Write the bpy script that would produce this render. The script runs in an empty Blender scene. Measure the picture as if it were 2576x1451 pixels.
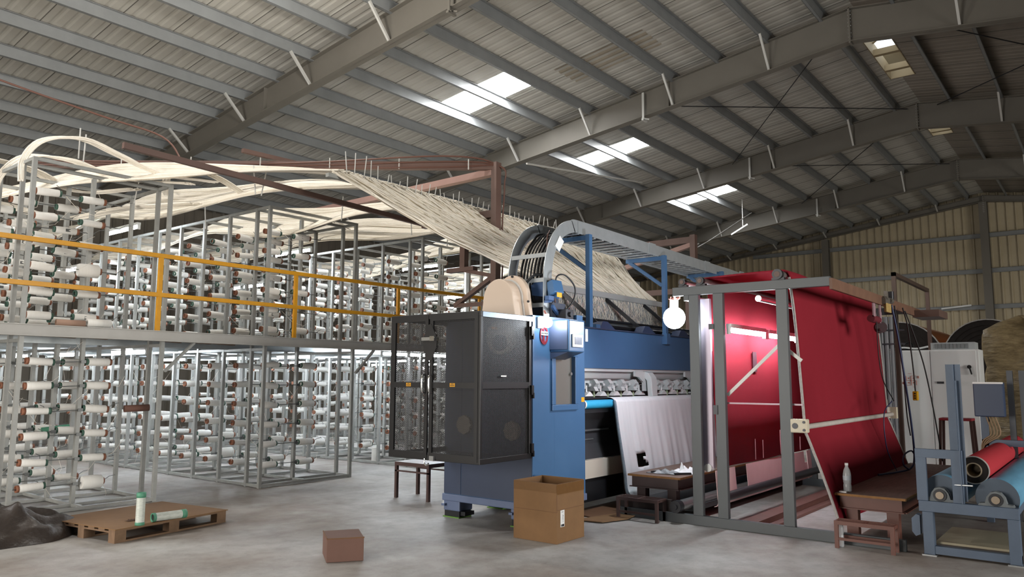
import bpy, bmesh, math, random
from mathutils import Vector, Matrix
S = bpy.context.scene
COL = S.collection
rnd = random.Random(7)
R = math.radians

# ------------------------------------------------------------------ camera
F_PX, YAW, PITCH, ROLL = 1930.05, R(38.0427), R(6.709), R(-0.2447)
CAM = Vector((0, 0, 1.6))
fw = Vector((math.cos(YAW)*math.cos(PITCH), math.sin(YAW)*math.cos(PITCH), math.sin(PITCH)))
rt = fw.cross(Vector((0, 0, 1))).normalized()
dn = fw.cross(rt)
rt2 = math.cos(ROLL)*rt + math.sin(ROLL)*dn
dn2 = -math.sin(ROLL)*rt + math.cos(ROLL)*dn
cd = bpy.data.cameras.new('camera')
cam = bpy.data.objects.new('camera', cd)
COL.objects.link(cam)
M = Matrix((rt2, -dn2, -fw)).transposed().to_4x4()
M.translation = CAM
cam.matrix_world = M
cd.sensor_width = 36
cd.lens = F_PX/2576*36
cd.clip_start = 0.05
cd.clip_end = 300
S.camera = cam

def px(p):
    v = Vector(p)-CAM
    d = v.dot(fw)
    if d < .1:
        return (-9999, -9999, d)
    return (1288+F_PX*v.dot(rt2)/d, 725.5+F_PX*v.dot(dn2)/d, d)

# ------------------------------------------------------------------ world, exposure, daylight
S.view_settings.view_transform = 'Standard'
S.view_settings.look = 'None'
S.view_settings.gamma = 1
S.view_settings.use_curve_mapping = False
S.view_settings.exposure = 0.57
S.cycles.use_denoising = True
S.cycles.use_adaptive_sampling = True
S.cycles.adaptive_threshold = 0.025
S.cycles.max_bounces = 7
S.cycles.diffuse_bounces = 4
S.cycles.glossy_bounces = 3
S.cycles.transmission_bounces = 4
S.cycles.transparent_max_bounces = 12
S.cycles.sample_clamp_indirect = 6
S.cycles.caustics_reflective = False
S.cycles.caustics_refractive = False
W = bpy.data.worlds.new('sky')
S.world = W
W.use_nodes = True
bg = W.node_tree.nodes['Background']
bg.inputs[0].default_value = (.82, .90, 1.0, 1)
bg.inputs[1].default_value = 1.6

def area(name, loc, size, size_y, power, col, direction, spread=180):
    l = bpy.data.lights.new(name, 'AREA')
    l.shape = 'RECTANGLE'; l.size = size; l.size_y = size_y
    l.energy = power; l.color = col
    l.spread = R(spread)
    o = bpy.data.objects.new(name, l)
    COL.objects.link(o)
    o.location = loc
    o.rotation_euler = Vector(direction).to_track_quat('-Z', 'Y').to_euler()
    return o
# unseen area lights: an assumed door behind, and added fill at the right
area('assumed_door_daylight', (-6.9, 9.0, 2.3), 7.0, 4.2, 1300, (1, .95, .89), (1, .12, .05))  # daylight of an assumed, unseen door; the back wall itself is closed
area('right_side_fill', (6.0, -15.6, 2.4), 10.0, 4.4, 430, (1, .97, .92), (0, 1, .04), 80)  # solid wall here: unseen light added to brighten the right-facing sides
area('end_wall_fill', (26.0, -15.4, 2.5), 7.0, 4.2, 240, (1, .95, .86), (.58, .81, .06), 90)  # unseen fill light, added to brighten the end wall
SKY_E = 46.0        # skylight panes

# ------------------------------------------------------------------ materials
def lin(h):
    h = h.lstrip('#')
    c = [int(h[i:i+2], 16)/255 for i in (0, 2, 4)]
    return tuple(((x/12.92) if x <= .04045 else ((x+.055)/1.055)**2.4) for x in c)+(1,)
MATS = {}
def mat(name, col, rough=.6, metal=0.0, var=0.0, scale=6.0, col2=None, bump=0.0, bscale=60.0, spec=.5, stretch=None, detail=4):
    if name in MATS:
        return MATS[name]
    m = bpy.data.materials.new(name); m.use_nodes = True
    nt = m.node_tree; n = nt.nodes; L = nt.links
    b = n['Principled BSDF']
    b.inputs['Roughness'].default_value = rough
    b.inputs['Metallic'].default_value = metal
    b.inputs['Specular IOR Level'].default_value = spec
    c = lin(col)
    b.inputs['Base Color'].default_value = c
    if var or bump:
        tc = n.new('ShaderNodeTexCoord'); mp = n.new('ShaderNodeMapping')
        L.new(tc.outputs['Object'], mp.inputs['Vector'])
        if stretch:
            mp.inputs['Scale'].default_value = stretch
    if var:
        no = n.new('ShaderNodeTexNoise'); no.inputs['Scale'].default_value = scale
        no.inputs['Detail'].default_value = detail; no.inputs['Roughness'].default_value = .65
        L.new(mp.outputs[0], no.inputs['Vector'])
        cr = n.new('ShaderNodeValToRGB')
        cr.color_ramp.elements[0].position = .32; cr.color_ramp.elements[1].position = .68
        c2 = lin(col2) if col2 else tuple(x*.6 for x in c[:3])+(1,)
        mixc = tuple(c[i]*(1-var)+c2[i]*var for i in range(3))+(1,)
        cr.color_ramp.elements[0].color = mixc
        cr.color_ramp.elements[1].color = c
        L.new(no.outputs['Fac'], cr.inputs['Fac'])
        L.new(cr.outputs['Color'], b.inputs['Base Color'])
    if bump:
        nb = n.new('ShaderNodeTexNoise'); nb.inputs['Scale'].default_value = bscale
        nb.inputs['Detail'].default_value = 3
        L.new(mp.outputs[0], nb.inputs['Vector'])
        bp = n.new('ShaderNodeBump'); bp.inputs['Strength'].default_value = bump
        bp.inputs['Distance'].default_value = .02
        L.new(nb.outputs['Fac'], bp.inputs['Height'])
        L.new(bp.outputs['Normal'], b.inputs['Normal'])
    MATS[name] = m
    return m
def emis(name, col, e):
    if name in MATS:
        return MATS[name]
    m = bpy.data.materials.new(name); m.use_nodes = True
    nt = m.node_tree
    nt.nodes.remove(nt.nodes['Principled BSDF'])
    em = nt.nodes.new('ShaderNodeEmission')
    em.inputs[0].default_value = lin(col); em.inputs[1].default_value = e
    nt.links.new(em.outputs[0], nt.nodes['Material Output'].inputs[0])
    MATS[name] = m
    return m

GALV = mat('galvanised', '#a2a4a1', .45, .15, .5, 5, '#81817d', spec=.4)
GALV2 = mat('galvanised_bright', '#b2b8b9', .38, .6, .35, 7, '#8c9193')
PEG = mat('peg_steel', '#6e706f', .45, .6)
YARNW = mat('bobbin_yarn', '#e9e8e3', .85, 0, .25, 9, '#d6d3cb', bump=.25, bscale=90, stretch=(6, 1, 1))
CORE = mat('bobbin_core', '#8a5a42', .7, 0, .5, 14, '#6c4535')
COREG = mat('bobbin_core_green', '#2f4a3f', .6)
GREEN = mat('green_end', '#4f8a70', .55)
GREEND = mat('green_end_dark', '#3b5a4d', .6)
YARN = mat('cream_yarn', '#f3ede1', .9, 0, .35, 26, '#dfd6c4', stretch=(1, 1, 1))
YARN2 = mat('cream_yarn_shade', '#e6dece', .95, 0, .6, 40, '#c3b8a4')
YARN3 = mat('cream_yarn_dull', '#e0d8c8', .92)
YELLOW = mat('yellow_paint', '#d79a14', .4, 0, .35, 9, '#b67c16')
DECK = mat('deck_steel', '#8b8781', .6, .1, .5, 4, '#6f6a63')
FASC = mat('fascia_paint', '#b9b8b4', .55, 0, .4, 3, '#a19e99')
BLUE = mat('machine_blue', '#44688f', .36, 0, .35, 3, '#3a5d83', spec=.5)
BLUED = mat('machine_blue_dark', '#3c465c', .4, 0, .3, 4, '#343d52')
PLINTH = mat('plinth_blue', '#63718f', .45, 0, .3, 5, '#566381')
BLACK = mat('black_paint', '#161618', .45, 0, .3, 8, '#111113')
DARK = mat('dark_steel', '#2c2d31', .4, .4)
RUBBER = mat('black_rubber', '#17181a', .55)
CREAM = mat('cream_cover', '#d8c5b3', .4)
STEEL = mat('brushed_steel', '#b9bcbd', .3, .8, .3, 12, '#8f9396', stretch=(1, 6, 6))
CHROME = mat('chrome', '#d8dadb', .15, .95)
CASTING = mat('grey_casting', '#c9cfcf', .45, .1, .2, 6, '#b2b8b8')
WHITEP = mat('white_paint', '#e4e6e6', .5)
FRAME = mat('frame_grey', '#4b5053', .45, .05, .3, 3, '#434749')
RED = mat('red_carpet', '#8c2733', .95, 0, .22, 2.2, '#79202b', bump=.35, bscale=260, spec=.1)
REDROLL = mat('red_roll', '#b23a42', .95, 0, .2, 4, '#9d323b', bump=.3, bscale=220, spec=.1)
PALE = mat('pale_backing', '#e2c3c2', .9, 0, .3, 5, '#cfa9aa')
WHITEF = mat('white_backing', '#e8ecef', .8, 0, .3, 3, '#cbd2d8', stretch=(5, .6, .4))
EDGE = mat('selvedge', '#b8b4b0', .8, 0, .5, 30, '#7d7a78')
BROWN = mat('brown_primer', '#69524a', .55, 0, .4, 4, '#58443d')
BROWNL = mat('brown_primer_light', '#a3837a', .55, 0, .35, 4, '#8f7067')
RUSTT = mat('table_brown', '#6c4338', .5, 0, .4, 5, '#57362d')
DBROWN = mat('dark_brown_steel', '#4c3835', .5, 0, .4, 6, '#3d2d2b')
PLY = mat('worn_plywood', '#7d6a60', .8, 0, .6, 7, '#5b4a43', stretch=(.6, 4, 1))
PLYE = mat('plywood_edge', '#a07444', .8, 0, .5, 20, '#6d4b2e')
CARD = mat('cardboard', '#80603f', .85, 0, .4, 4, '#694e33')
CARDD = mat('cardboard_dark', '#6f5038', .85, 0, .4, 4, '#5b412d')
CARDI = mat('cardboard_inside', '#c79c63', .9)
PALW = mat('pallet_wood', '#80664f', .85, 0, .6, 8, '#5f4b39', stretch=(1, 5, 1))
SBOX = mat('small_box_brown', '#6d5147', .85, 0, .3, 6, '#5e463c')
TAPE = mat('packing_tape', '#70512f', .25, 0, .3, 20, '#5a4128')
RSTEEL = mat('stand_blue_grey', '#57667a', .5, .05, .4, 5, '#485668')
ROLLB = mat('roller_blue', '#6fb0d2', .4, .05, .5, 5, '#4c7fa3', stretch=(.4, 3, 3))
CAB = mat('cabinet_white', '#eef0f0', .45, 0, .15, 3, '#e2e5e5')
TARP = mat('dark_bag', '#342c27', .45, 0, .5, 5, '#231d1a', bump=.3, bscale=25)
BALE = mat('wrapped_bale', '#a89570', .35, 0, .8, 6, '#5d4d35', bump=1.0, bscale=7, stretch=(1, 1, 3))
JUTE = mat('jute_back', '#b9855b', .95, 0, .4, 30, '#97663f', stretch=(8, 1, 1))
CARPETEND = mat('carpet_roll_end', '#26201d', .95, 0, .5, 12, '#191412')
GREYT = mat('grey_tube', '#8d8f93', .7)
SKIN_CLEAR = None
ROOF = mat('roof_sheet', '#b1afa8', .65, .0, .35, .7, '#9f9a8f')
ROOFD = mat('roof_sheet_stained', '#8f8779', .7, 0, .6, 3, '#766b5d')
RAFT = mat('rafter_paint', '#736f67', .6, .0, .35, 1.5, '#656159')
PURL = mat('purlin_galvanised', '#8c8f90', .5, .1, .5, 2.5, '#797c7d')
WALLM = mat('wall_sheet', '#bdb196', .6, 0, .45, 1.0, '#a2967c')
WHITESTR = mat('flange_brace', '#c9c9c5', .5, .2)
ORANGE = mat('orange_label', '#e0a11c', .5)
REDLBL = mat('red_label', '#b5222c', .5)
LAMP = emis('bulb_glow', '#eaf4ff', 28)
TUBE2 = emis('tube_glow_soft', '#eef7ff', 75)
TUBE = emis('tube_glow', '#eef7ff', 105)
SKYP = emis('skylight_pane', '#ffffff', SKY_E)

def floor_mat():
    m = bpy.data.materials.new('concrete_floor'); m.use_nodes = True
    nt = m.node_tree; n = nt.nodes; L = nt.links; b = n['Principled BSDF']
    tc = n.new('ShaderNodeTexCoord')
    def noise(s, d, r=.6):
        x = n.new('ShaderNodeTexNoise'); x.inputs['Scale'].default_value = s
        x.inputs['Detail'].default_value = d; x.inputs['Roughness'].default_value = r
        L.new(tc.outputs['Object'], x.inputs['Vector']); return x
    a = noise(.35, 5); f = noise(4, 6, .7); g = noise(38, 3)
    r1 = n.new('ShaderNodeValToRGB')
    e = r1.color_ramp.elements
    e[0].position = .38; e[0].color = lin('#8a7e74'); e[1].position = .6; e[1].color = lin('#b3b2af')
    L.new(a.outputs['Fac'], r1.inputs['Fac'])
    r2 = n.new('ShaderNodeValToRGB')
    e = r2.color_ramp.elements
    e[0].position = .3; e[0].color = (.62, .60, .58, 1); e[1].position = .6; e[1].color = (1, 1, 1, 1)
    L.new(f.outputs['Fac'], r2.inputs['Fac'])
    mx = n.new('ShaderNodeMixRGB'); mx.blend_type = 'MULTIPLY'; mx.inputs[0].default_value = .75
    L.new(r1.outputs[0], mx.inputs[1]); L.new(r2.outputs[0], mx.inputs[2])
    r3 = n.new('ShaderNodeValToRGB')
    e = r3.color_ramp.elements
    e[0].position = .27; e[0].color = (.35, .33, .31, 1); e[1].position = .34; e[1].color = (1, 1, 1, 1)
    L.new(g.outputs['Fac'], r3.inputs['Fac'])
    m2 = n.new('ShaderNodeMixRGB'); m2.blend_type = 'MULTIPLY'; m2.inputs[0].default_value = .5
    L.new(mx.outputs[0], m2.inputs[1]); L.new(r3.outputs[0], m2.inputs[2])
    L.new(m2.outputs[0], b.inputs['Base Color'])
    b.inputs['Roughness'].default_value = .55
    b.inputs['Specular IOR Level'].default_value = .35
    bp = n.new('ShaderNodeBump'); bp.inputs['Strength'].default_value = .12; bp.inputs['Distance'].default_value = .02
    L.new(f.outputs['Fac'], bp.inputs['Height']); L.new(bp.outputs[0], b.inputs['Normal'])
    return m
FLOORM = floor_mat()

def mesh_mat():
    """perforated guard sheet: black steel with a staggered grid of holes"""
    m = bpy.data.materials.new('perforated_sheet'); m.use_nodes = True
    nt = m.node_tree; n = nt.nodes; L = nt.links; b = n['Principled BSDF']
    b.inputs['Base Color'].default_value = lin('#121214'); b.inputs['Roughness'].default_value = .55
    tc = n.new('ShaderNodeTexCoord'); sp = n.new('ShaderNodeSeparateXYZ')
    L.new(tc.outputs['Object'], sp.inputs[0])
    def math_(op, a, bb):
        x = n.new('ShaderNodeMath'); x.operation = op
        for i, v in enumerate((a, bb)):
            if isinstance(v, (int, float)): x.inputs[i].default_value = v
            else: L.new(v, x.inputs[i])
        return x.outputs[0]
    u = math_('ADD', sp.outputs[0], sp.outputs[1])
    pu, pz = 2*math.pi/.016, 2*math.pi/.022
    c1 = math_('COSINE', math_('MULTIPLY', u, pu), 0)
    c2 = math_('COSINE', math_('MULTIPLY', sp.outputs[2], pz), 0)
    h = math_('GREATER_THAN', math_('MULTIPLY', c1, c2), .3)
    tr = n.new('ShaderNodeBsdfTransparent')
    mx = n.new('ShaderNodeMixShader')
    L.new(h, mx.inputs[0]); L.new(b.outputs[0], mx.inputs[1]); L.new(tr.outputs[0], mx.inputs[2])
    L.new(mx.outputs[0], n['Material Output'].inputs[0])
    return m
PERF = mesh_mat()

def glass_mat(name, col, alpha):
    m = bpy.data.materials.new(name); m.use_nodes = True
    b = m.node_tree.nodes['Principled BSDF']
    b.inputs['Base Color'].default_value = lin(col); b.inputs['Roughness'].default_value = .12
    b.inputs['Alpha'].default_value = alpha
    return m
PET = glass_mat('clear_bottle', '#dfe6ea', .42)

# ------------------------------------------------------------------ mesh builder
class MB:
    def __init__(s):
        s.v = []; s.f = []; s.mi = []; s.cur = 0; s.sm = []
    def m(s, i):
        s.cur = i; return s
    def add(s, vs, fs, smooth=False):
        b = len(s.v)
        s.v += [tuple(v) for v in vs]
        for f in fs:
            s.f.append([i+b for i in f]); s.mi.append(s.cur); s.sm.append(smooth)
        return s
    def box(s, x0, x1, y0, y1, z0, z1):
        s.nb = getattr(s, 'nb', -1)+1
        e = .0003*(s.nb % 7)          # keeps overlapping bars of one weldment from sharing a face plane
        if x0 > x1: x0, x1 = x1, x0
        if y0 > y1: y0, y1 = y1, y0
        if z0 > z1: z0, z1 = z1, z0
        x0 -= e; x1 += e; y0 -= e; y1 += e; z1 += e
        return s.add([(x0, y0, z0), (x1, y0, z0), (x1, y1, z0), (x0, y1, z0), (x0, y0, z1), (x1, y0, z1), (x1, y1, z1), (x0, y1, z1)],
              [(0, 3, 2, 1), (4, 5, 6, 7), (0, 1, 5, 4), (1, 2, 6, 5), (2, 3, 7, 6), (3, 0, 4, 7)])
    def sheet_x(s, x, y0, y1, z0, z1):
        return s.add([(x, y0, z0), (x, y1, z0), (x, y1, z1), (x, y0, z1)], [(0, 3, 2, 1)])
    def sheet_y(s, y, x0, x1, z0, z1):
        return s.add([(x0, y, z0), (x1, y, z0), (x1, y, z1), (x0, y, z1)], [(0, 1, 2, 3)])
    def sheet_z(s, z, x0, x1, y0, y1):
        return s.add([(x0, y0, z), (x1, y0, z), (x1, y1, z), (x0, y1, z)], [(0, 1, 2, 3)])
    def bar(s, p0, p1, w, h, up=(0, 0, 1)):
        p0 = Vector(p0); p1 = Vector(p1); d = (p1-p0).normalized(); up = Vector(up)
        if abs(d.dot(up)) > .98: up = Vector((1, 0, 0))
        a = d.cross(up).normalized(); b = a.cross(d)
        vs = []
        for p in (p0, p1):
            for sx, sy in ((-1, -1), (1, -1), (1, 1), (-1, 1)):
                vs.append(p+a*(sx*w/2)+b*(sy*h/2))
        return s.add(vs, [(0, 1, 2, 3), (7, 6, 5, 4), (0, 4, 5, 1), (1, 5, 6, 2), (2, 6, 7, 3), (3, 7, 4, 0)])
    def cyl(s, p0, p1, r, n=14, r2=None, caps=True, smooth=True):
        p0 = Vector(p0); p1 = Vector(p1); r2 = r if r2 is None else r2
        d = (p1-p0).normalized(); up = Vector((0, 0, 1)) if abs(d.z) < .9 else Vector((1, 0, 0))
        a = d.cross(up).normalized(); b = a.cross(d)
        vs = []
        for p, rr in ((p0, r), (p1, r2)):
            for i in range(n):
                t = 2*math.pi*i/n
                vs.append(p+a*(math.cos(t)*rr)+b*(math.sin(t)*rr))
        s.add(vs, [(i, i+n, (i+1) % n+n, (i+1) % n) for i in range(n)], smooth)
        if caps:
            s.add(vs[:n], [tuple(range(n))]); s.add(vs[n:], [tuple(range(n-1, -1, -1))])
        return s
    def pipe(s, p0, p1, r, ri, n=16):
        """hollow cylinder"""
        p0 = Vector(p0); p1 = Vector(p1); d = (p1-p0).normalized()
        up = Vector((0, 0, 1)) if abs(d.z) < .9 else Vector((1, 0, 0))
        a = d.cross(up).normalized(); b = a.cross(d); vs = []
        for p, rr in ((p0, r), (p1, r), (p1, ri), (p0, ri)):
            for i in range(n):
                t = 2*math.pi*i/n
                vs.append(p+a*(math.cos(t)*rr)+b*(math.sin(t)*rr))
        for k in range(4):
            o, q = k*n, ((k+1) % 4)*n
            s.add([], [])
            base = len(s.v)
        base = len(s.v); s.v += [tuple(v) for v in vs]
        for k in range(4):
            o, q = k*n, ((k+1) % 4)*n
            for i in range(n):
                s.f.append([base+o+i, base+q+i, base+q+(i+1) % n, base+o+(i+1) % n]); s.mi.append(s.cur); s.sm.append(k in (0, 2))
        return s
    def tube(s, pts, r, n=6, caps=True):
        pts = [Vector(p) for p in pts]; vs = []; fs = []
        a = None
        for i, p in enumerate(pts):
            d = (pts[min(i+1, len(pts)-1)]-pts[max(i-1, 0)]).normalized()
            if a is None:
                up = Vector((0, 0, 1)) if abs(d.z) < .9 else Vector((1, 0, 0))
                a = d.cross(up).normalized()
            else:
                a = (a-d*a.dot(d)).normalized()
            b = a.cross(d)
            rr = r[i] if isinstance(r, (list, tuple)) else r
            for k in range(n):
                t = 2*math.pi*k/n
                vs.append(p+a*(math.cos(t)*rr)+b*(math.sin(t)*rr))
        for i in range(len(pts)-1):
            for k in range(n):
                fs.append((i*n+k, (i+1)*n+k, (i+1)*n+(k+1) % n, i*n+(k+1) % n))
        s.add(vs, fs, True)
        if caps:
            s.add(vs[:n], [tuple(range(n))]); s.add(vs[-n:], [tuple(range(n-1, -1, -1))])
        return s
    def prism(s, prof, axis, a0, a1):
        """prof: 2D outline; axis 'x' -> (y,z), 'y' -> (x,z), 'z' -> (x,y)"""
        def P(u, v, t):
            return {'x': (t, u, v), 'y': (u, t, v), 'z': (u, v, t)}[axis]
        n = len(prof)
        vs = [P(u, v, a0) for u, v in prof]+[P(u, v, a1) for u, v in prof]
        return s.add(vs, [tuple(range(n-1, -1, -1)), tuple(range(n, 2*n))]+[(i, (i+1) % n, (i+1) % n+n, i+n) for i in range(n)])
    def sheet(s, path, x0, x1, axis='x', n=1, fn=None, th=0):
        """path of (u,v) swept along axis; n divisions; fn(t,s)->offset vec"""
        vs = []; m = len(path)
        for j in range(n+1):
            t = x0+(x1-x0)*j/n
            for i, (u, v) in enumerate(path):
                p = Vector({'x': (t, u, v), 'y': (u, t, v)}[axis])
                if fn: p += Vector(fn(j/n, i/(m-1)))
                vs.append(p)
        return s.add(vs, [(j*m+i, (j+1)*m+i, (j+1)*m+i+1, j*m+i+1) for j in range(n) for i in range(m-1)], True)
    def ball(s, c, r, nu=14, nv=9, sc=(1, 1, 1)):
        vs = []; c = Vector(c)
        for j in range(nv+1):
            ph = math.pi*j/nv
            for i in range(nu):
                t = 2*math.pi*i/nu
                vs.append(c+Vector((r*sc[0]*math.sin(ph)*math.cos(t), r*sc[1]*math.sin(ph)*math.sin(t), r*sc[2]*math.cos(ph))))
        return s.add(vs, [(j*nu+i, (j+1)*nu+i, (j+1)*nu+(i+1) % nu, j*nu+(i+1) % nu) for j in range(nv) for i in range(nu)], True)
    def lathe(s, prof, c=(0, 0, 0), n=20):
        """prof (r,z) about z"""
        vs = []
        for r, z in prof:
            for i in range(n):
                t = 2*math.pi*i/n
                vs.append((c[0]+r*math.cos(t), c[1]+r*math.sin(t), c[2]+z))
        m = len(prof)
        return s.add(vs, [(j*n+i, j*n+(i+1) % n, (j+1)*n+(i+1) % n, (j+1)*n+i) for j in range(m-1) for i in range(n)], True)
    def mesh(s, name, mats, off=(0, 0, 0)):
        me = bpy.data.meshes.new(name)
        ox, oy, oz = off
        me.from_pydata([(x-ox, y-oy, z-oz) for x, y, z in s.v], [], s.f)
        if not isinstance(mats, (list, tuple)): mats = [mats]
        for m_ in mats: me.materials.append(m_)
        me.polygons.foreach_set('material_index', s.mi)
        me.polygons.foreach_set('use_smooth', s.sm)
        me.update()
        return me

def build(name, mb, mats, parent=None, off=None, bevel=0, solid=0, smooth_all=False):
    """link a mesh built in world coordinates; as a child it is stored about its parent's origin, alone about its own base"""
    if parent is not None:
        o_ = Vector((0, 0, 0)); q = parent
        while q is not None:
            o_ += Vector(q.location); q = q.parent
        off = tuple(o_)
    elif off is None:
        xs, ys, zs = zip(*mb.v)
        off = ((min(xs)+max(xs))/2, (min(ys)+max(ys))/2, min(zs))
    o = bpy.data.objects.new(name, mb.mesh(name, mats, off))
    COL.objects.link(o)
    if parent is not None: o.parent = parent
    else: o.location = off
    if solid:
        md = o.modifiers.new('thickness', 'SOLIDIFY'); md.thickness = solid; md.offset = 0
    if bevel:
        md = o.modifiers.new('bevel', 'BEVEL'); md.width = bevel; md.segments = 2; md.limit_method = 'ANGLE'
    return o
def tag(o, label, cat, group=None, kind=None):
    if label: o['label'] = label
    if cat: o['category'] = cat
    if group: o['group'] = group
    if kind: o['kind'] = kind
    return o
def thing(name, loc, label, cat, group=None):
    o = bpy.data.objects.new(name, None); COL.objects.link(o); o.location = loc
    o.empty_display_size = .1
    return tag(o, label, cat, group)
def struct(o, label=None):
    o['kind'] = 'structure'
    if label: o['label'] = label
    return o
def cat_rom(pts, n):
    pts = [Vector(p) for p in pts]; out = []
    P = [pts[0]*2-pts[1]]+pts+[pts[-1]*2-pts[-2]]
    for i in range(1, len(P)-2):
        for k in range(n):
            t = k/n; a, b, c, d = P[i-1], P[i], P[i+1], P[i+2]
            out.append(.5*((2*b)+(c-a)*t+(2*a-5*b+4*c-d)*t*t+(3*b-a-3*c+d)*t**3))
    out.append(pts[-1]); return out
# ------------------------------------------------------------------ building shell
YR, ZR, SL = 4.16, 10.1, .14
YE_L, YE_R = 24.0, -16.0
X_BACK, X_END = -7.0, 40.1
FRAMES = [-4.9, 2.6, 10.1, 17.6, 25.1, 32.6]
def roof_z(y): return ZR-SL*abs(y-YR)

fl = MB().box(X_BACK, X_END, YE_R, YE_L, -.15, 0)
struct(build('floor', fl, FLOORM), 'grey stained concrete floor of the hall')

PITCHX = .25
SKY = [(-1.2, -.15), (6.9, 7.95), (14.18, 15.28), (20.62, 21.64), (28.0, 29.02)]  # first two skylights are out of view and assumed
SKY_Y = (11.05, 13.43)
VENT = [(19.5, 23.0), (27.2, 29.4), (12.0, 15.0)]
VENT_Y = (3.82, 4.42)
def roof_half(side):
    """trapezoidal sheet, ribs running down the slope"""
    mb = MB()
    ye = YE_L if side > 0 else YE_R
    xs = []
    x = X_BACK
    while x < X_END:
        xs += [(x, 0), (x+.13, 0), (x+.17, .013), (x+.21, .013)]
        x += PITCHX
    xs.append((X_END, 0))
    for k in range(len(xs)-1):
        (xa, ha), (xb, hb) = xs[k], xs[k+1]
        xm = (xa+xb)/2
        segs = [(YR, ye)]
        if side > 0:
            for a, b in SKY:
                if a <= xm <= b: segs = [(YR, SKY_Y[0]), (12.24 if a == 6.9 else SKY_Y[1], ye)]
            for a, b in VENT:
                if a <= xm <= b: segs[0] = (VENT_Y[1], segs[0][1])
        else:
            for a, b in VENT:
                if a <= xm <= b: segs = [(VENT_Y[0], ye)]
        stain = (0.0 < ((xm*7.13) % 11) < 1.05)
        for ya, yb in segs:
            ymid = ya
            mb.m(1 if stain and k % 3 == 9 else 0)
            mb.add([(xa, ya, roof_z(ya)+ha), (xb, ya, roof_z(ya)+hb), (xb, yb, roof_z(yb)+hb), (xa, yb, roof_z(yb)+ha)],
                   [(0, 1, 2, 3)] if side > 0 else [(3, 2, 1, 0)])
        # dark lap seams every four ribs
        if k % 16 == 8:
            for ya, yb in segs:
                mb.m(2).bar((xa, ya, roof_z(ya)-.004), (xa, yb, roof_z(yb)-.004), .012, .006)
    return mb
LAP = mat('sheet_lap', '#5a5853', .8)
struct(build('ceiling', roof_half(1), [ROOF, ROOFD, LAP], off=(0, 0, 0)), 'light grey corrugated roof sheets over the creels')
struct(build('ceiling', roof_half(-1), [mat('roof_sheet_dimmed', '#8f887e', .7, 0, .4, 1.0, '#7a7269'), ROOFD, LAP], off=(0, 0, 0)), 'grey corrugated roof sheets on the far side of the ridge')  # far slope coloured darker and browner; its dim light is put into the colour
# one grimy sheet beside the first skylight
mb = MB()
for i, (xa, xb, ya, yb) in enumerate(((15.0, 16.0, 8.0, 10.45),)):
    path = [(xa+(xb-xa)*k/16, .03 if k % 4 in (2, 3) else 0) for k in range(17)]
    for k in range(16):
        (a, ha), (b, hb) = path[k], path[k+1]
        mb.add([(a, ya, roof_z(ya)+ha-.012), (b, ya, roof_z(ya)+hb-.012), (b, yb, roof_z(yb)+hb-.012), (a, yb, roof_z(yb)+ha-.012)], [(0, 1, 2, 3)])
struct(build('trim_1', mb, ROOFD), 'stained roof sheet beside the skylight')

# skylight panes
n_win = 0
PUR_Y = [10.99+1.25*k for k in range(-5, 11)]
for a, b in SKY:
    for ya, yb in ((SKY_Y[0], 12.24), (12.24, SKY_Y[1])):
        if a == 6.9 and ya > 11: continue
        n_win += 1
        mb = MB()
        n = 16
        for k in range(n):
            h = [.0, .0, .03, .03]
            xa, xb = a+(b-a)*k/n, a+(b-a)*(k+1)/n
            ha, hb = h[k % 4], h[(k+1) % 4]
            mb.add([(xa, ya, roof_z(ya)+ha), (xb, ya, roof_z(ya)+hb), (xb, yb, roof_z(yb)+hb), (xa, yb, roof_z(yb)+ha)], [(0, 1, 2, 3)])
        struct(build('window_%d' % n_win, mb, SKYP), 'bright translucent skylight sheet in the roof')

# purlins
def purlin(y):
    z = roof_z(y)-.008
    s = 1 if y > YR else -1
    mb = MB()
    mb.box(X_BACK+.05, X_END-.05, y-.004, y+.004, z-.23, z)
    mb.box(X_BACK+.05, X_END-.05, y, y+.075*s, z-.23, z-.223)
    mb.box(X_BACK+.05, X_END-.05, y, y-.06*s, z-.008, z-.001)
    mb.box(X_BACK+.05, X_END-.05, y+.07*s, y+.076*s, z-.23, z-.21)
    struct(build('purlin', mb, PURL), 'galvanised roof purlin')
for y in PUR_Y: purlin(y)
PUR_R = [3.3-1.267*k for k in range(0, 15)]
for y in PUR_R: purlin(y)

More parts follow.
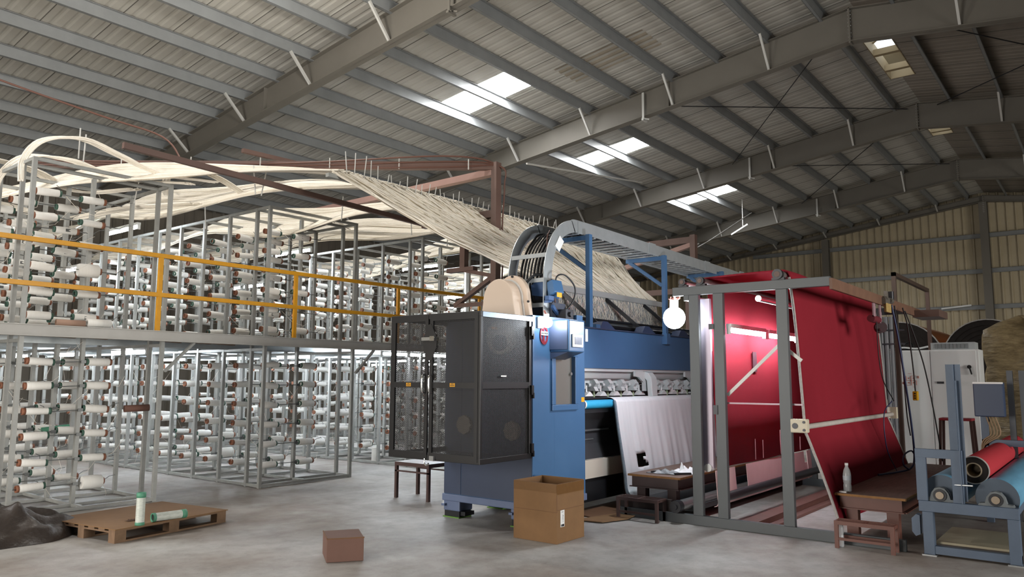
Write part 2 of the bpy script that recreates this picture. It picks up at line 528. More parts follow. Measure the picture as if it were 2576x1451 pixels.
# rafters
def rafter(x, dep=.82, hanger=True):
    root = bpy.data.objects.new('rafter', None); COL.objects.link(root); root.location = (x, YR, ZR-.2)
    struct(root, 'grey steel portal rafter spanning the hall')
    for s, ye in ((1, YE_L), (-1, YE_R)):
        z0, z1 = ZR-.21, roof_z(ye)-.21
        d1 = dep*.95; d2 = dep*.55
        w = MB()
        w.prism([(YR, z0), (ye, z1), (ye, z1-d2), (YR, z0-d1)], 'x', x-.006, x+.006)
        build('web', w, RAFT, root)
        f = MB()
        f.prism([(YR, z0), (ye, z1), (ye, z1-.014), (YR, z0-.014)], 'x', x-.11, x+.11)
        build('top_flange', f, RAFT, root)
        f = MB()
        f.prism([(YR, z0-d1), (ye, z1-d2), (ye, z1-d2+.016), (YR, z0-d1+.016)], 'x', x-.12, x+.12)
        build('bottom_flange', f, RAFT, root)
        ys = PUR_Y if s > 0 else PUR_R
        for y in ys[1::2]:
            if abs(y) > 23: continue
            t = (y-YR)/(ye-YR)
            zb = (z0-d1)*(1-t)+(z1-d2)*t
            build('flange_brace', MB().bar((x-.07, y, zb+.02), (x-.62, y, roof_z(y)-.22), .05, .05), WHITESTR, root)
        for y in ([8.6, 15.2] if s > 0 else [-4.0]):
            t = (y-YR)/(ye-YR); zt = z0*(1-t)+z1*t; zb = (z0-d1)*(1-t)+(z1-d2)*t
            build('stiffener', MB().box(x-.1, x-.006, y-.006, y+.006, zb+.016, zt-.014), RAFT, root)
    build('end_plate', MB().box(x-.11, x+.11, YR-.02, YR+.02, ZR-.21-dep, ZR-.2), RAFT, root)
    b = MB()
    for k in range(9):
        for sx in (-.06, .06):
            b.cyl((x+sx, YR-.035, ZR-.28-k*.085), (x+sx, YR+.035, ZR-.28-k*.085), .014, 6)
    build('bolts', b, STEEL, root)
    if hanger:
        y = 9.3; t = (y-YR)/(YE_L-YR)
        zb = (ZR-.21-dep*.95)*(1-t)+(roof_z(YE_L)-.21-dep*.55)*t
        h = MB().bar((x-.16, y, zb+.62), (x-.16, y, zb-.12), .06, .02)
        h.box(x-.2, x+.02, y-.03, y+.03, zb-.14, zb-.1)
        h.bar((x-.05, y-.12, zb-.1), (x-.05, y+.1, zb-.02), .03, .03)
        build('light_hanger', h, WHITESTR if x > 12 else RAFT, root)
    return root
for x in FRAMES: rafter(x)
rafter(X_END-.35, .3, False)

# ridge ventilator: raised hood over slots along the ridge
for a, b in VENT:
    mb = MB()
    mb.box(a, b, VENT_Y[0]-.02, VENT_Y[0], ZR-.06, ZR+.32)
    mb.box(a, b, VENT_Y[1], VENT_Y[1]+.02, ZR-.06, ZR+.32)
    mb.box(a, a+.02, *VENT_Y, ZR-.05, ZR+.3); mb.box(b-.02, b, *VENT_Y, ZR-.05, ZR+.3)
    mb.box(a+3.2, b+1.6, VENT_Y[0]-.4, VENT_Y[1]+.4, ZR+.62, ZR+.64)
    mb.box(a+3.2, b+1.6, VENT_Y[0]-.4, VENT_Y[0]-.38, ZR+.3, ZR+.62); mb.box(a+3.2, b+1.6, VENT_Y[1]+.38, VENT_Y[1]+.4, ZR+.3, ZR+.62)
    mb.box(b+1.58, b+1.6, VENT_Y[0]-.4, VENT_Y[1]+.4, ZR+.3, ZR+.62)
    mb.bar((a+.4, VENT_Y[0], ZR+.1), (a+1.5, VENT_Y[1], ZR+.3), .04, .04)
    for t in (.44, .8):
        xx = a+(b-a)*t
        mb.box(xx-.07, xx+.07, VENT_Y[0], VENT_Y[1], ZR-.06, ZR+.1)
    struct(build('ridge_vent', mb, mat('vent_sheet', '#9b8a6a', .7)), 'open ridge ventilator with cross pieces')

# sway rods between frames
for xa, ya, xb, yb in ((17.75, 9.9, 24.95, 4.4), (17.75, 4.4, 24.95, 9.9), (17.75, 3.6, 24.95, -2.4), (17.75, -2.4, 24.95, 3.6), (25.3, 9.9, 32.4, 4.4), (25.3, 4.4, 32.4, 9.9)):
    mb = MB().cyl((xa, ya, roof_z(ya)-.33), (xb, yb, roof_z(yb)-.33), .014, 6)
    struct(build('sway_rod', mb, DARK), 'thin steel sway rod under the roof')

# walls
def ribbed(name, label, p0, p1, ztop, m, pitch=.33, rib=.05):
    """vertical ribbed sheet from p0 to p1; ztop(t)->height"""
    p0 = Vector((*p0, 0)); p1 = Vector((*p1, 0)); d = (p1-p0); Ln = d.length; d.normalize()
    nrm = Vector((-d.y, d.x, 0)); mb = MB(); prof = []
    s = 0
    while s < Ln:
        prof += [(s, 0), (min(s+pitch*.62, Ln), 0), (min(s+pitch*.72, Ln), rib), (min(s+pitch*.9, Ln), rib)]
        s += pitch
    prof.append((Ln, 0))
    for (sa, ha), (sb, hb) in zip(prof, prof[1:]):
        a = p0+d*sa+nrm*ha; b = p0+d*sb+nrm*hb
        za, zb = ztop(sa/Ln), ztop(sb/Ln)
        mb.add([(a.x, a.y, 0), (b.x, b.y, 0), (b.x, b.y, zb), (a.x, a.y, za)], [(0, 1, 2, 3)])
    return struct(build(name, mb, m, off=(p0.x, p0.y, 0)), label)
span = YE_L-YE_R
ribbed('wall_end', 'tan ribbed sheet end wall', (X_END, YE_L), (X_END, YE_R), lambda t: roof_z(YE_L-t*span)+.02, WALLM, .34, -.06)
ribbed('wall_left', 'ribbed sheet side wall behind the creels', (X_BACK, YE_L), (X_END, YE_L), lambda t: roof_z(YE_L)+.02, mat('wall_sheet_dimmed', '#6c665c', .7, 0, .45, 1.0, '#575149'), .33, .05)  # darker than the other walls; gloom behind the creels put into its colour
ribbed('wall_right', 'ribbed sheet side wall', (X_BACK, YE_R), (X_END, YE_R), lambda t: roof_z(YE_R)+.02, WALLM, .33, -.05)
ribbed('wall_back', 'ribbed sheet wall behind the camera', (X_BACK, YE_L), (X_BACK, YE_R), lambda t: roof_z(YE_L-t*span)+.02, WALLM, .33, .05)
for y in (18.0, 11.08, 4.2, -2.8, -9.6):
    c = MB(); zt = roof_z(y)-.5
    x0 = X_END-.42
    c.box(x0, x0+.3, y-.006, y+.006, 0, zt)
    c.box(x0, x0+.014, y-.16, y+.16, 0, zt); c.box(x0+.29, x0+.3, y-.16, y+.16, 0, zt)
    struct(build('wall_column', c, RAFT), 'grey steel column against the end wall')
for z in (1.65, 3.27, 4.88, 6.5, 8.1):
    yl = min(YE_L, YR+(ZR-z-.5)/SL); yr_ = max(YE_R, YR-(ZR-z-.5)/SL)
    g = MB().box(X_END-.13, X_END-.125, yr_, yl, z-.1, z+.1)
    g.box(X_END-.19, X_END-.125, yr_, yl, z+.09, z+.1); g.box(X_END-.19, X_END-.125, yr_, yl, z-.1, z-.09)
    struct(build('wall_girt', g, PURL), 'galvanised wall girt on the end wall')
# a fluorescent batten on the wall girt
t = thing('batten_light', (X_END-.3, 5.4, 4.9), 'unlit white batten light on the end wall girt', 'light')
build('housing', MB().bar((X_END-.23, 4.9, 4.98), (X_END-.23, 6.1, 4.88), .07, .07), WHITEP, t)

# unseen high bay lamp, added above the front creels to brighten the roof
t = thing('roof_fill_lamp', (6.6, 9.6, 8.1), 'unseen bell shaped high bay lamp added above the front creels to brighten the roof', 'light')
build('shade', MB().lathe([(.05, .32), (.09, .3), (.2, .12), (.26, 0), (.255, 0), (.19, .11), (.08, .28)], (6.6, 9.6, 8.1), 24), STEEL, t)
build('lamp', MB().ball((6.6, 9.6, 8.12), .1, 16, 10), emis('roof_fill_glow', '#fff3e2', 25), t)
build('hanger', MB().cyl((6.6, 9.6, 8.4), (6.6, 9.6, roof_z(9.6)-.01), .012, 6), DARK, t)
l = bpy.data.lights.new('roof_fill_light', 'POINT'); l.energy = 330; l.shadow_soft_size = .2; l.color = (1, .95, .88)
o = bpy.data.objects.new('roof_fill_light', l); COL.objects.link(o); o.parent = t; o.location = (0, 0, -.12)

t = thing('batten_light', (30.6, 12.0, 7.75), 'unlit tube batten hanging askew under the roof by the third skylight', 'light')
build('housing', MB().bar((30.4, 11.5, 7.95), (30.4, 12.2, 7.6), .05, .05), WHITEP, t)
build('hanger', MB().bar((30.4, 11.7, 7.85), (30.4, 11.7, roof_z(11.7)-.01), .02, .02), WHITESTR, t)
# ------------------------------------------------------------------ creels
RACK_X = [3.5, 6.75, 10.03, 13.3, 16.58]
RACK_N = ['leftmost', 'second', 'third', 'fourth', 'fifth']
ORD = ['one', 'two', 'three', 'four', 'five', 'six', 'seven', 'eight', 'nine', 'ten', 'eleven', 'twelve']
RW, NB, BAY0, BAY = 1.68, 11, 10.28, .745
ZTOP = 4.2
LEV = [.29+.30*k for k in range(6)]+[2.34+.304*k for k in range(6)]
def angle_post(h, t=.05):
    m = MB()
    m.box(0, t, 0, .006, 0, h); m.box(0, .006, 0, t, 0, h); return m
post_me = MB().box(-.024, .024, -.024, .024, 0, ZTOP).mesh('post', [GALV])
cpost_me = MB().box(-.022, .022, -.03, .03, .03, ZTOP-.05).mesh('centre_post', [GALV])
pm = MB(); pm.cyl((-.68, 0, .0), (.36, 0, .0), .0065, 6)
pm.box(-.03, .03, -.036, -.03, -.02, .02)
pm.tube([(-.40, 0, 0), (-.42, -.03, .07), (-.47, -.05, .09)], .004, 5)
pm.tube([(.34, 0, 0), (.40, -.03, .05), (.47, -.04, .06)], .004, 5)
peg_me = pm.mesh('peg', [PEG])
xr = MB().box(0, RW, -.02, .02, -.02, .02)
cross_me = xr.mesh('cross_rail', [GALV])
def link(name, me, parent, loc):
    o = bpy.data.objects.new(name, me); COL.objects.link(o); o.parent = parent; o.location = loc; return o

racks = []
for ri, X0 in enumerate(RACK_X):
    t = thing('creel_rack', (X0, 9.95, 0), '%s steel creel rack from the left, filled with white yarn bobbins' % RACK_N[ri], 'creel rack', 'creel racks along the walkway')
    racks.append(t)
    ys = [0.0]+[BAY0-9.95+BAY*k for k in range(NB)]
    yl = ys[-1]
    for y in ys:
        link('post', post_me, t, (0, y, 0)); link('post', post_me, t, (RW, y, 0))
    for y in ys[1:]:
        link('centre_post', cpost_me, t, (.82, y, 0))
    for y in ys:
        link('cross_rail', cross_me, t, (0, y, ZTOP-.02)); link('cross_rail', cross_me, t, (0, y, .03))
    lm = MB()
    side = MB().box(-.02, .02, 0, yl, -.02, .02).mesh('side_rail', [GALV])
    for x in (0, RW):
        for z in (.03, ZTOP-.02, 2.02): link('side_rail', side, t, (x, 0, z))
    link('side_rail', side, t, (.82, 0, .03))
    n = 0; rest = MB()
    for y in ys[1:]:
        for z in LEV:
            n += 1
            if n <= 96:
                p = link('peg', peg_me, t, (.82, y-.03, z)); p.rotation_euler = (0, R(rnd.uniform(-2.5, 2.5)), R(rnd.uniform(-3, 3)))
            else:
                rest.cyl((X0+.14, 9.95+y-.03, z), (X0+1.18, 9.95+y-.03, z), .0065, 5)
    if rest.v:
        o = build('peg', rest, PEG, t); o['kind'] = 'stuff'
    th = MB()
    for y in ys[1:8]:
        for z in LEV:
            for xa, xb in ((.2, .12), (.9, .84), (.48, .8), (1.16, 1.3)):
                if rnd.random() < .5: continue
                a = Vector((X0+xa, 9.95+y-.03, z)); b = Vector((X0+xb, 9.95+y+rnd.uniform(-.3, .3), z+rnd.choice((-.22, .12, .25))))
                mid = (a+b)/2+Vector((rnd.uniform(-.05, .05), 0, -.07))
                th.tube([a, mid, b], .0022, 3, False)
    o = build('yarn_ends', th, YARN, t); o['kind'] = 'stuff'

# bobbins: yarn package with its tube; variants by winding thickness
def bobbin_mesh(r, L=.262, rings=True):
    m = MB()
    n = 14
    pr = [(0.0, r*.86), (.012, r), (L*.5, r*1.02), (L-.02, r*.98), (L-.004, r*.9)]
    vs = []
    for x, rr in pr:
        for i in range(n):
            a = 2*math.pi*i/n; vs.append((x, rr*math.cos(a), rr*math.sin(a)))
    m.add(vs, [(j*n+i, j*n+(i+1) % n, (j+1)*n+(i+1) % n, (j+1)*n+i) for j in range(len(pr)-1) for i in range(n)], True)
    m.add(vs[:n], [tuple(range(n))[::-1]]); m.add(vs[-n:], [tuple(range(n))])
    return m
BOB = {'slim': bobbin_mesh(.047).mesh('bobbin', [YARNW]), 'full': bobbin_mesh(.052).mesh('bobbin', [YARNW]), 'fat': bobbin_mesh(.085, .25).mesh('bobbin', [YARNW]),
       'thin': bobbin_mesh(.042).mesh('bobbin', [YARNW])}
def core_mesh(mt): return MB().pipe((-.03, 0, 0), (.012, 0, 0), .043, .034, 12).mesh('tube', [mt])
CM, CMG = core_mesh(CORE), core_mesh(COREG)
CMI = MB().cyl((-.012, 0, 0), (-.004, 0, 0), .035, 12).mesh('tube_bore', [CORE])
EM = MB().pipe((.25, 0, 0), (.285, 0, 0), .040, .032, 12).mesh('tube_end', [GREEND])

cand = []
for ri, X0 in enumerate(RACK_X):
    for b in range(NB):
        y = BAY0+BAY*b-.03
        for li, z in enumerate(LEV):
            for c, xo in ((0, .20), (1, .87)):
                if li > 5: xo -= (.06 if c == 0 else .2)
                if rnd.random() < .035: continue
                p = (X0+xo, y, z)
                u, v, d = px(p)
                vis = -60 < u < 1480 and 380 < v < 1300
                if u > 985 and v > 790: vis = False
                cand.append((0 if vis else 1, d, ri, b, li, c, p))
cand.sort()
SPECIAL = {(0, 0, 0, 1): 'fat'}
rest = MB(); nind = 0
for hid, d, ri, b, li, c, p in cand:
    k = rnd.random()
    v = 'full' if k < .5 else 'slim' if k < .8 else 'thin' if k < .93 else 'fat' if (k > .975) else 'slim'
    v = SPECIAL.get((ri, b, li, c), v)
    tilt = R(rnd.uniform(-3, 5)); yaw = R(rnd.uniform(-7, 7))
    if not hid and nind < 300:
        nind += 1
        o = bpy.data.objects.new('yarn_bobbin', BOB[v]); COL.objects.link(o)
        o.location = p; o.rotation_euler = (0, tilt, yaw)
        if c == 1: o.location = (p[0]+.27, p[1], p[2]); o.rotation_euler = (0, -tilt, yaw+math.pi)
        green = rnd.random() < .07
        tag(o, 'white yarn bobbin in %s creel rack, %s tier, row %s, bay %s, %s column' % (
            RACK_N[ri], 'lower' if li < 6 else 'upper', ORD[li % 6], ORD[b], ('left', 'right')[c]), 'bobbin', 'white yarn bobbins on the creel racks')
        q = link('tube', CMG if green else CM, o, (0, 0, 0)); link('tube_bore', CMI, q, (0, 0, 0))
        if v != 'fat': link('tube_end', EM, o, (0, 0, 0))
    else:
        r = {'full': .052, 'slim': .047, 'thin': .042, 'fat': .085}[v]
        e = Matrix.Rotation(yaw, 3, 'Z') @ Vector((math.cos(tilt), 0, -math.sin(tilt)))
        P0 = Vector(p)
        rest.m(0).cyl(P0, P0+e*.26, r, 8)
        rest.m(1).cyl(P0+e*(.261 if c else -.03), P0+e*(.29 if c else -.001), .042, 8)
o = build('yarn_bobbins', rest, [YARNW, CORE], off=(0, 0, 0))
tag(o, 'white yarn bobbins in the deeper bays of the creel racks', 'bobbins', None, 'stuff')
# a bare brown tube and a green one left on the leftmost rack
o = build('cardboard_tube', MB().pipe((4.86, 10.22, 1.19), (5.16, 10.16, 1.2), .045, .036, 14), mat('bare_tube', '#5f4238', .8))
tag(o, 'bare dark brown tube on the right end of the leftmost creel rack', 'tube')
o = build('yarn_tube', MB().cyl((4.45, 11.7, .86), (4.78, 11.62, .9), .045, 12), GREEN)
tag(o, 'green yarn tube lying in the lower tier of the leftmost rack', 'tube')
# two packages lying on the upper deck
for p, q, r, l, mt in (((4.24, 10.02, 2.27), (4.52, 10.0, 2.27), .05, 'white bobbin with green ends lying on the walkway edge by the handrail', YARNW),
                       ((3.9, 10.06, 2.255), (4.22, 10.02, 2.255), .04, 'empty pale brown tube lying on the walkway edge', mat('pale_tube', '#a98a78', .8))):
    a, b_ = Vector(p), Vector(q)
    m = MB().pipe(a, b_, r, r*.8, 14)
    o = build('yarn_tube', m, mt); tag(o, l, 'tube')

# ------------------------------------------------------------------ walkway deck, handrail
WX0, WX1 = .5, 18.6
t = thing('walkway', (WX0, 9.86, 0), 'grey steel mezzanine walkway carrying the upper creel tier', 'walkway')
build('fascia', MB().box(WX0, WX1, 9.84, 9.92, 2.075, 2.2).box(WX0, WX1, 9.8, 9.92, 2.195, 2.205).box(WX0, WX1, 9.8, 9.92, 2.07, 2.08), FASC, t)
build('deck', MB().box(WX0, WX1, 9.925, 18.4, 2.12, 2.135), DECK, t)
for y in (10.9, 12.4, 13.9, 15.4, 16.9):
    build('joist', MB().box(WX0, WX1, y-.02, y+.02, 2.03, 2.12), GALV2, t)
for X0 in RACK_X[:4]:
    build('diagonal_brace', MB().bar((X0+RW+.03, 9.9, 1.68), (X0+RW+.42, 9.9, 2.07), .05, .03), GALV, t)
for x, y in ((3.86, 10.3), (4.25, 10.3), (5.3, 10.4), (5.75, 10.4), (6.2, 10.5)):
    build('loose_board', MB().bar((x, y, 2.1), (x+.35, y-.05, 2.085), .1, .012), PALW, t)

t = thing('handrail', (2.9, 9.86, 2.205), 'yellow tubular handrail along the walkway edge', 'handrail')
for z in (3.2, 2.68):
    build('rail', MB().box(.6, 18.5, 9.845, 9.895, z-.028, z+.028), YELLOW, t, bevel=.004)
for x in (.72, 2.9, 5.06, 7.2, 9.36, 11.56, 13.7, 15.9):
    build('post', MB().box(x-.027, x+.027, 9.85, 9.89, 2.205, 3.172), YELLOW, t)

# ------------------------------------------------------------------ fluorescent battens
def batten(p0, p1, label, power=22, grp='tube lights in the creels', glow=None):
    p0, p1 = Vector(p0), Vector(p1); mid = (p0+p1)/2; d = (p1-p0).normalized()
    t = thing('tube_light', mid, label, 'light', grp)
    build('housing', MB().bar(p0+Vector((0, 0, .05)), p1+Vector((0, 0, .05)), .06, .045), WHITEP, t)
    build('tube', MB().cyl(p0+d*.03, p1-d*.03, .026, 10), glow or TUBE, t)
    for e in (p0, p1):
        build('lamp_holder', MB().bar(e-d*.015, e+d*.015, .04, .09), WHITEP, t)
    return t
AIS = {'ab': 6.0, 'bc': 9.22, 'cd': 12.5, 'de': 15.8}
NAMES = {'ab': 'first', 'bc': 'second', 'cd': 'third', 'de': 'fourth'}
for a, x in AIS.items():
    for i, y in enumerate((12.0, 14.2, 16.6)):
        batten((x, y, 2.0), (x, y+1.15, 2.0), 'lit tube light under the walkway deck in the %s aisle, number %s from the front' % (NAMES[a], ORD[i]), grp='tube lights under the walkway deck')
batten((9.1, 9.97, 2.02), (9.7, 9.97, 2.02), 'short lit tube light behind the fascia, left of the pair by the mesh cage', grp='tube lights behind the fascia')
batten((9.75, 9.97, 2.02), (10.9, 9.97, 2.02), 'long lit tube light behind the fascia beside the mesh cage', grp='tube lights behind the fascia')
for x, y, z, l in ((6.0, 12.5, 4.06, 'lit tube light below the yarn band between the first two racks'),
                (9.3, 12.3, 4.1, 'lit tube light under the yarn bands between second and third racks'),
                (12.6, 12.0, 4.16, 'lit tube light high between the third and fourth racks'),
                (9.2, 13.6, 3.5, 'lit tube light behind the handrail in the second aisle'),
                (12.6, 11.2, 3.4, 'lit tube light behind the handrail in the third aisle'),
                (6.0, 14.6, 3.55, 'lit tube light deep in the first aisle of the upper tier')):
    batten((x, y, z), (x, y+1.15, z), l, grp='tube lights in the upper tier')
# ------------------------------------------------------------------ yarn bands
def strands(mb, secs, n, r=.006, jit=.5, steps=6, sides=4, rs=None, dull=False):
    """secs: list of (left point, right point, thickness); n yarns laid side by side"""
    rs = rs or rnd
    for i in range(n):
        u0 = (i+.5)/n; pts = []
        ph = rs.uniform(0, 6.28); am = rs.uniform(.3, 1)*jit/n*2
        for k, (a, b, th) in enumerate(secs):
            u = min(1.02, max(-.02, u0+am*math.sin(ph+k*1.7)))
            p = Vector(a).lerp(Vector(b), u)
            p.z += th*rs.uniform(-.5, .5)
            pts.append(p)
        if dull: mb.m(2 if rs.random() < .3 else 0)
        mb.tube(cat_rom(pts, steps), r*rs.uniform(.7, 1.25), sides, False)
def band(name, label, secs, n, r=.008, under=True, steps=6, jit=.6):
    mb = MB()
    if under:
        A = cat_rom([s_[0] for s_ in secs], steps); B = cat_rom([s_[1] for s_ in secs], steps)
        m = 14; vs = []
        for a, b in zip(A, B):
            for j in range(m+1):
                p = a.lerp(b, j/m); p.z -= .012+.02*math.sin(j*2.1+p.x*3)*.5
                vs.append(p)
        w = m+1
        mb.m(1).add(vs, [(i*w+j, i*w+j+1, (i+1)*w+j+1, (i+1)*w+j) for i in range(len(A)-1) for j in range(m)], True)
    mb.m(0); strands(mb, secs, n, r, jit, steps, dull=True)
    o = build(name, mb, [YARN, YARN2, YARN3])
    return tag(o, label, 'yarn', 'cream yarn bands running to the machine')
def seg(c, w, th=.03, tilt=0.0, dx=1.0, dy=0.0):
    d = Vector((dx, dy, tilt)).normalized()*w
    return (Vector(c)-d, Vector(c)+d, th)

YB, ZB = 7.6, 4.2     # guide bar over the creel front
# long sheet from the guide bar down to the feed rolls of the machine
secs = []
for k in range(9):
    t = k/8
    xl = 6.05*(1-t)+8.42*t; xr_ = 12.35+(11.42-12.35)*min(1, t*1.25)
    y = YB*(1-t)+5.93*t
    zl = ZB*(1-t)+2.87*t-.10*math.sin(math.pi*t)
    zr = ZB*(1-t)+2.87*t+.22*math.sin(math.pi*t**1.3)
    secs.append((Vector((xl, y, zl)), Vector((xr_, y+.12*math.sin(math.pi*t), zr)), .05))
band('yarn_sheet', 'wide cream yarn sheet sloping down from the guide bar to the machine', secs, 190, .0105, jit=2.2, steps=3)
# stray crossing ends and darker slits on the sheet
mb = MB(); rs = random.Random(19)
for k in range(90):
    u, t0 = rs.random(), rs.uniform(.05, .85)
    def at_(u, t):
        f = t*8; i = min(7, int(f)); w = f-i
        return secs[i][0].lerp(secs[i][1], u).lerp(secs[i+1][0].lerp(secs[i+1][1], u), w)+Vector((0, -.02, .03))
    du = rs.uniform(-.05, .05)
    mb.tube([at_(u, t0), at_(u+du*.4, t0+.06), at_(u+du, min(1, t0+.12))], .006, 4, False)
o = build('loose_yarn', mb, YARN); tag(o, 'loose crossing yarn ends lying over the sloping sheet', 'yarn', None, 'stuff')
# bands gathered over the rack rows
G = dict(tilt=.55)
def sg(x, y, z, w, tilt=.62): return seg((x, y, z-(.02 if tilt > .5 else 0)), w*1.05, .03, tilt)
band('yarn_band', 'cream yarn band from the leftmost rack, nearest over the walkway',
     [sg(3.7, 14.5, 4.3, .3), sg(3.9, 12.6, 4.22, .4), sg(4.5, 10.8, 4.36, .4), sg(5.3, 9.5, 4.34, .45, .4), sg(6.1, 8.4, 4.34, .5, .2), sg(6.75, YB, ZB+.03, .6, 0)], 96, .0095)
band('yarn_band', 'cream yarn band sagging over the aisle between the first two racks',
     [sg(5.75, 17.0, 4.3, .5), sg(5.75, 14.6, 4.18, .55), sg(5.8, 12.6, 4.40, .5), sg(6.0, 10.9, 4.26, .62), sg(6.7, 9.2, 4.38, .62, .35), sg(7.8, YB, ZB+.03, .7, 0)], 126, .0095)
band('yarn_band', 'cream yarn band over the second rack, rising towards the guide bar',
     [sg(7.5, 17.0, 4.36, .5), sg(7.5, 14.4, 4.22, .55), sg(7.6, 12.5, 4.42, .5), sg(7.9, 10.6, 4.24, .6), sg(8.4, 9.2, 4.36, .6, .35), sg(9.1, YB, ZB+.02, .7, 0)], 114, .0095)
band('yarn_band', 'cream yarn band over the aisle between second and third racks',
     [sg(9.1, 16.5, 4.34, .5), sg(9.0, 13.6, 4.2, .55), sg(9.2, 11.4, 4.4, .5), sg(9.6, 9.5, 4.22, .6, .4), sg(10.4, YB, ZB+.02, .7, 0)], 110, .0095)
band('yarn_band', 'cream yarn band over the third and fourth racks',
     [sg(12.2, 16.5, 4.36, .5), sg(12.0, 13.2, 4.2, .6), sg(11.6, 10.8, 4.38, .55), sg(11.5, 9.0, 4.22, .6, .3), sg(11.7, YB, ZB+.02, .6, 0)], 103, .0095)
band('yarn_band', 'far cream yarn band over the fourth and fifth racks',
     [sg(15.6, 16.0, 4.36, .6), sg(14.9, 12.6, 4.2, .6), sg(13.6, 10.0, 4.34, .6), sg(12.3, YB, ZB+.02, .4, 0)], 60, .0085)
# loops rising from the posts of the leftmost rack
def hank(label, pts, w, n, r=.008):
    mb = MB()
    strands(mb, [seg(p, w*s_, .03, 0, .8, -.6) for p, s_ in pts], n, r, 1.0, 6)
    return tag(build('yarn_hank', mb, YARN), label, 'yarn', 'loose yarn hanks over the leftmost rack')
hank('tall loop of cream yarn arching highest over the leftmost rack', [((3.47, 10.25, 3.95), .4), ((3.48, 10.25, 4.2), .5), ((3.62, 10.15, 4.46), .8), ((4.0, 10.0, 4.56), 1), ((4.45, 9.95, 4.45), 1), ((4.95, 9.8, 4.28), 1), ((5.5, 9.4, 4.22), 1.1)], .07, 22)
hank('lower loop of cream yarn behind the tallest one', [((3.44, 11.0, 3.6), .4), ((3.46, 10.95, 4.1), .5), ((3.7, 10.8, 4.4), .8), ((4.15, 10.6, 4.42), 1), ((4.7, 10.3, 4.24), 1), ((5.3, 9.7, 4.2), 1)], .08, 20)
hank('cream yarn rope entering from the left edge', [((2.6, 10.6, 4.15), .8), ((3.2, 10.9, 4.3), 1), ((3.9, 11.2, 4.34), 1), ((4.5, 11.2, 4.16), 1), ((5.0, 10.6, 4.2), 1)], .09, 20)
hank('cream yarn rope sagging through the top of the leftmost rack', [((3.0, 12.0, 4.0), 1), ((3.9, 12.2, 4.02), 1), ((4.6, 11.9, 3.88), 1.2), ((5.2, 11.2, 4.05), 1.2), ((5.8, 10.4, 4.12), 1.2)], .12, 24)
hank('small loop of cream yarn by the rusty top beam', [((5.42, 10.55, 4.2), .5), ((5.42, 10.5, 4.5), .8), ((5.7, 10.35, 4.6), 1), ((6.0, 10.2, 4.52), 1), ((6.3, 10.0, 4.3), .8)], .07, 16)
hank('loose yarn loops over the second rack', [((8.4, 11.4, 4.2), .5), ((8.5, 11.3, 4.46), .8), ((8.75, 11.1, 4.5), 1), ((9.0, 10.9, 4.3), 1)], .08, 14)
hank('thin loops of yarn standing above the third rack', [((11.6, 11.0, 4.2), .5), ((11.7, 10.9, 4.4), .8), ((11.9, 10.7, 4.42), 1), ((12.1, 10.5, 4.25), 1)], .08, 12)
# guide bar with its pins
t = thing('guide_bar', (6.0, YB, ZB-.06), 'steel yarn guide bar with upright white pins above the sheet', 'guide bar')
build('bar', MB().box(5.95, 12.5, YB-.03, YB+.03, ZB-.1, ZB-.05), GALV, t)
for k in range(46):
    x = 6.25+k*.135+rnd.uniform(-.03, .03)
    h = rnd.uniform(.1, .2) if k > 4 else rnd.uniform(.2, .34)
    build('pin', MB().cyl((x, YB, ZB-.06), (x+rnd.uniform(-.02, .05), YB+rnd.uniform(-.03, .03), ZB+h), .007, 5), WHITESTR, t)
for k, (x, y, z) in enumerate(((5.86, 9.0, 4.26), (5.95, 9.0, 4.26), (4.0, 10.0, 4.5), (5.0, 10.6, 4.2), (4.1, 10.1, 4.5), (7.5, 9.2, 4.2), (9.0, 9.2, 4.2), (6.6, 11.5, 4.2), (8.1, 11.8, 4.15), (10.2, 9.5, 4.2))):
    o = build('guide_pin', MB().cyl((x, y, z-.2), (x+rnd.uniform(-.06, .08), y, z+rnd.uniform(.15, .3)), .009, 5), WHITESTR)
    tag(o, 'white yarn guide pin standing in a yarn band above the racks', 'pin', 'guide pins in the yarn bands')

# ------------------------------------------------------------------ rust brown yarn gantry
PX, PY = 8.8, 7.2
t = thing('yarn_gantry', (PX, PY, 0), 'rust brown steel gantry carrying cables over the creels, left post', 'gantry', 'brown gantries over the yarn sheet')
build('post', MB().box(PX-.06, PX+.06, PY-.05, PY+.05, 0, 4.86), BROWN, t)
build('post_plate', MB().box(PX-.12, PX+.12, PY-.12, PY+.12, 0, .02), BROWN, t)
e = Vector((PX-.62*7.2, PY+.79*7.2, 4.84))
build('top_beam', MB().bar((PX+.03, PY-.02, 4.81), (e.x, e.y, 4.80), .08, .12), BROWN, t)
build('cross_beam', MB().bar((PX, PY+.05, 4.72), (PX, 13.6, 4.66), .12, .1), BROWNL, t)
build('bracket', MB().box(PX-.05, PX+.05, PY+.05, 8.72, 4.02, 4.13), BROWN, t)
build('long_beam', MB().bar((3.95, 8.72, 4.22), (PX, 8.68, 4.08), .055, .07), BROWN, t)
build('long_beam', MB().bar((6.2, 9.9, 4.92), (7.95, 9.86, 4.95), .06, .06), BROWN, t)
build('hanger_post', MB().box(PX-.05, PX+.05, 7.78, 7.88, 3.3, 4.02), BROWN, t)
build('foot_bracket', MB().box(PX-.055, PX+.055, 7.6, 8.15, 3.24, 3.305), BROWN, t)
build('knee_brace', MB().bar((PX, PY+.03, 3.12), (PX, 8.0, 2.72), .08, .06), BROWN, t)
build('knee_brace', MB().bar((PX, 7.9, 3.28), (PX, PY, 3.12), .06, .06), BROWN, t)
build('lower_bracket', MB().bar((PX, 8.0, 2.72), (PX, PY, 2.72), .06, .06), BROWN, t)
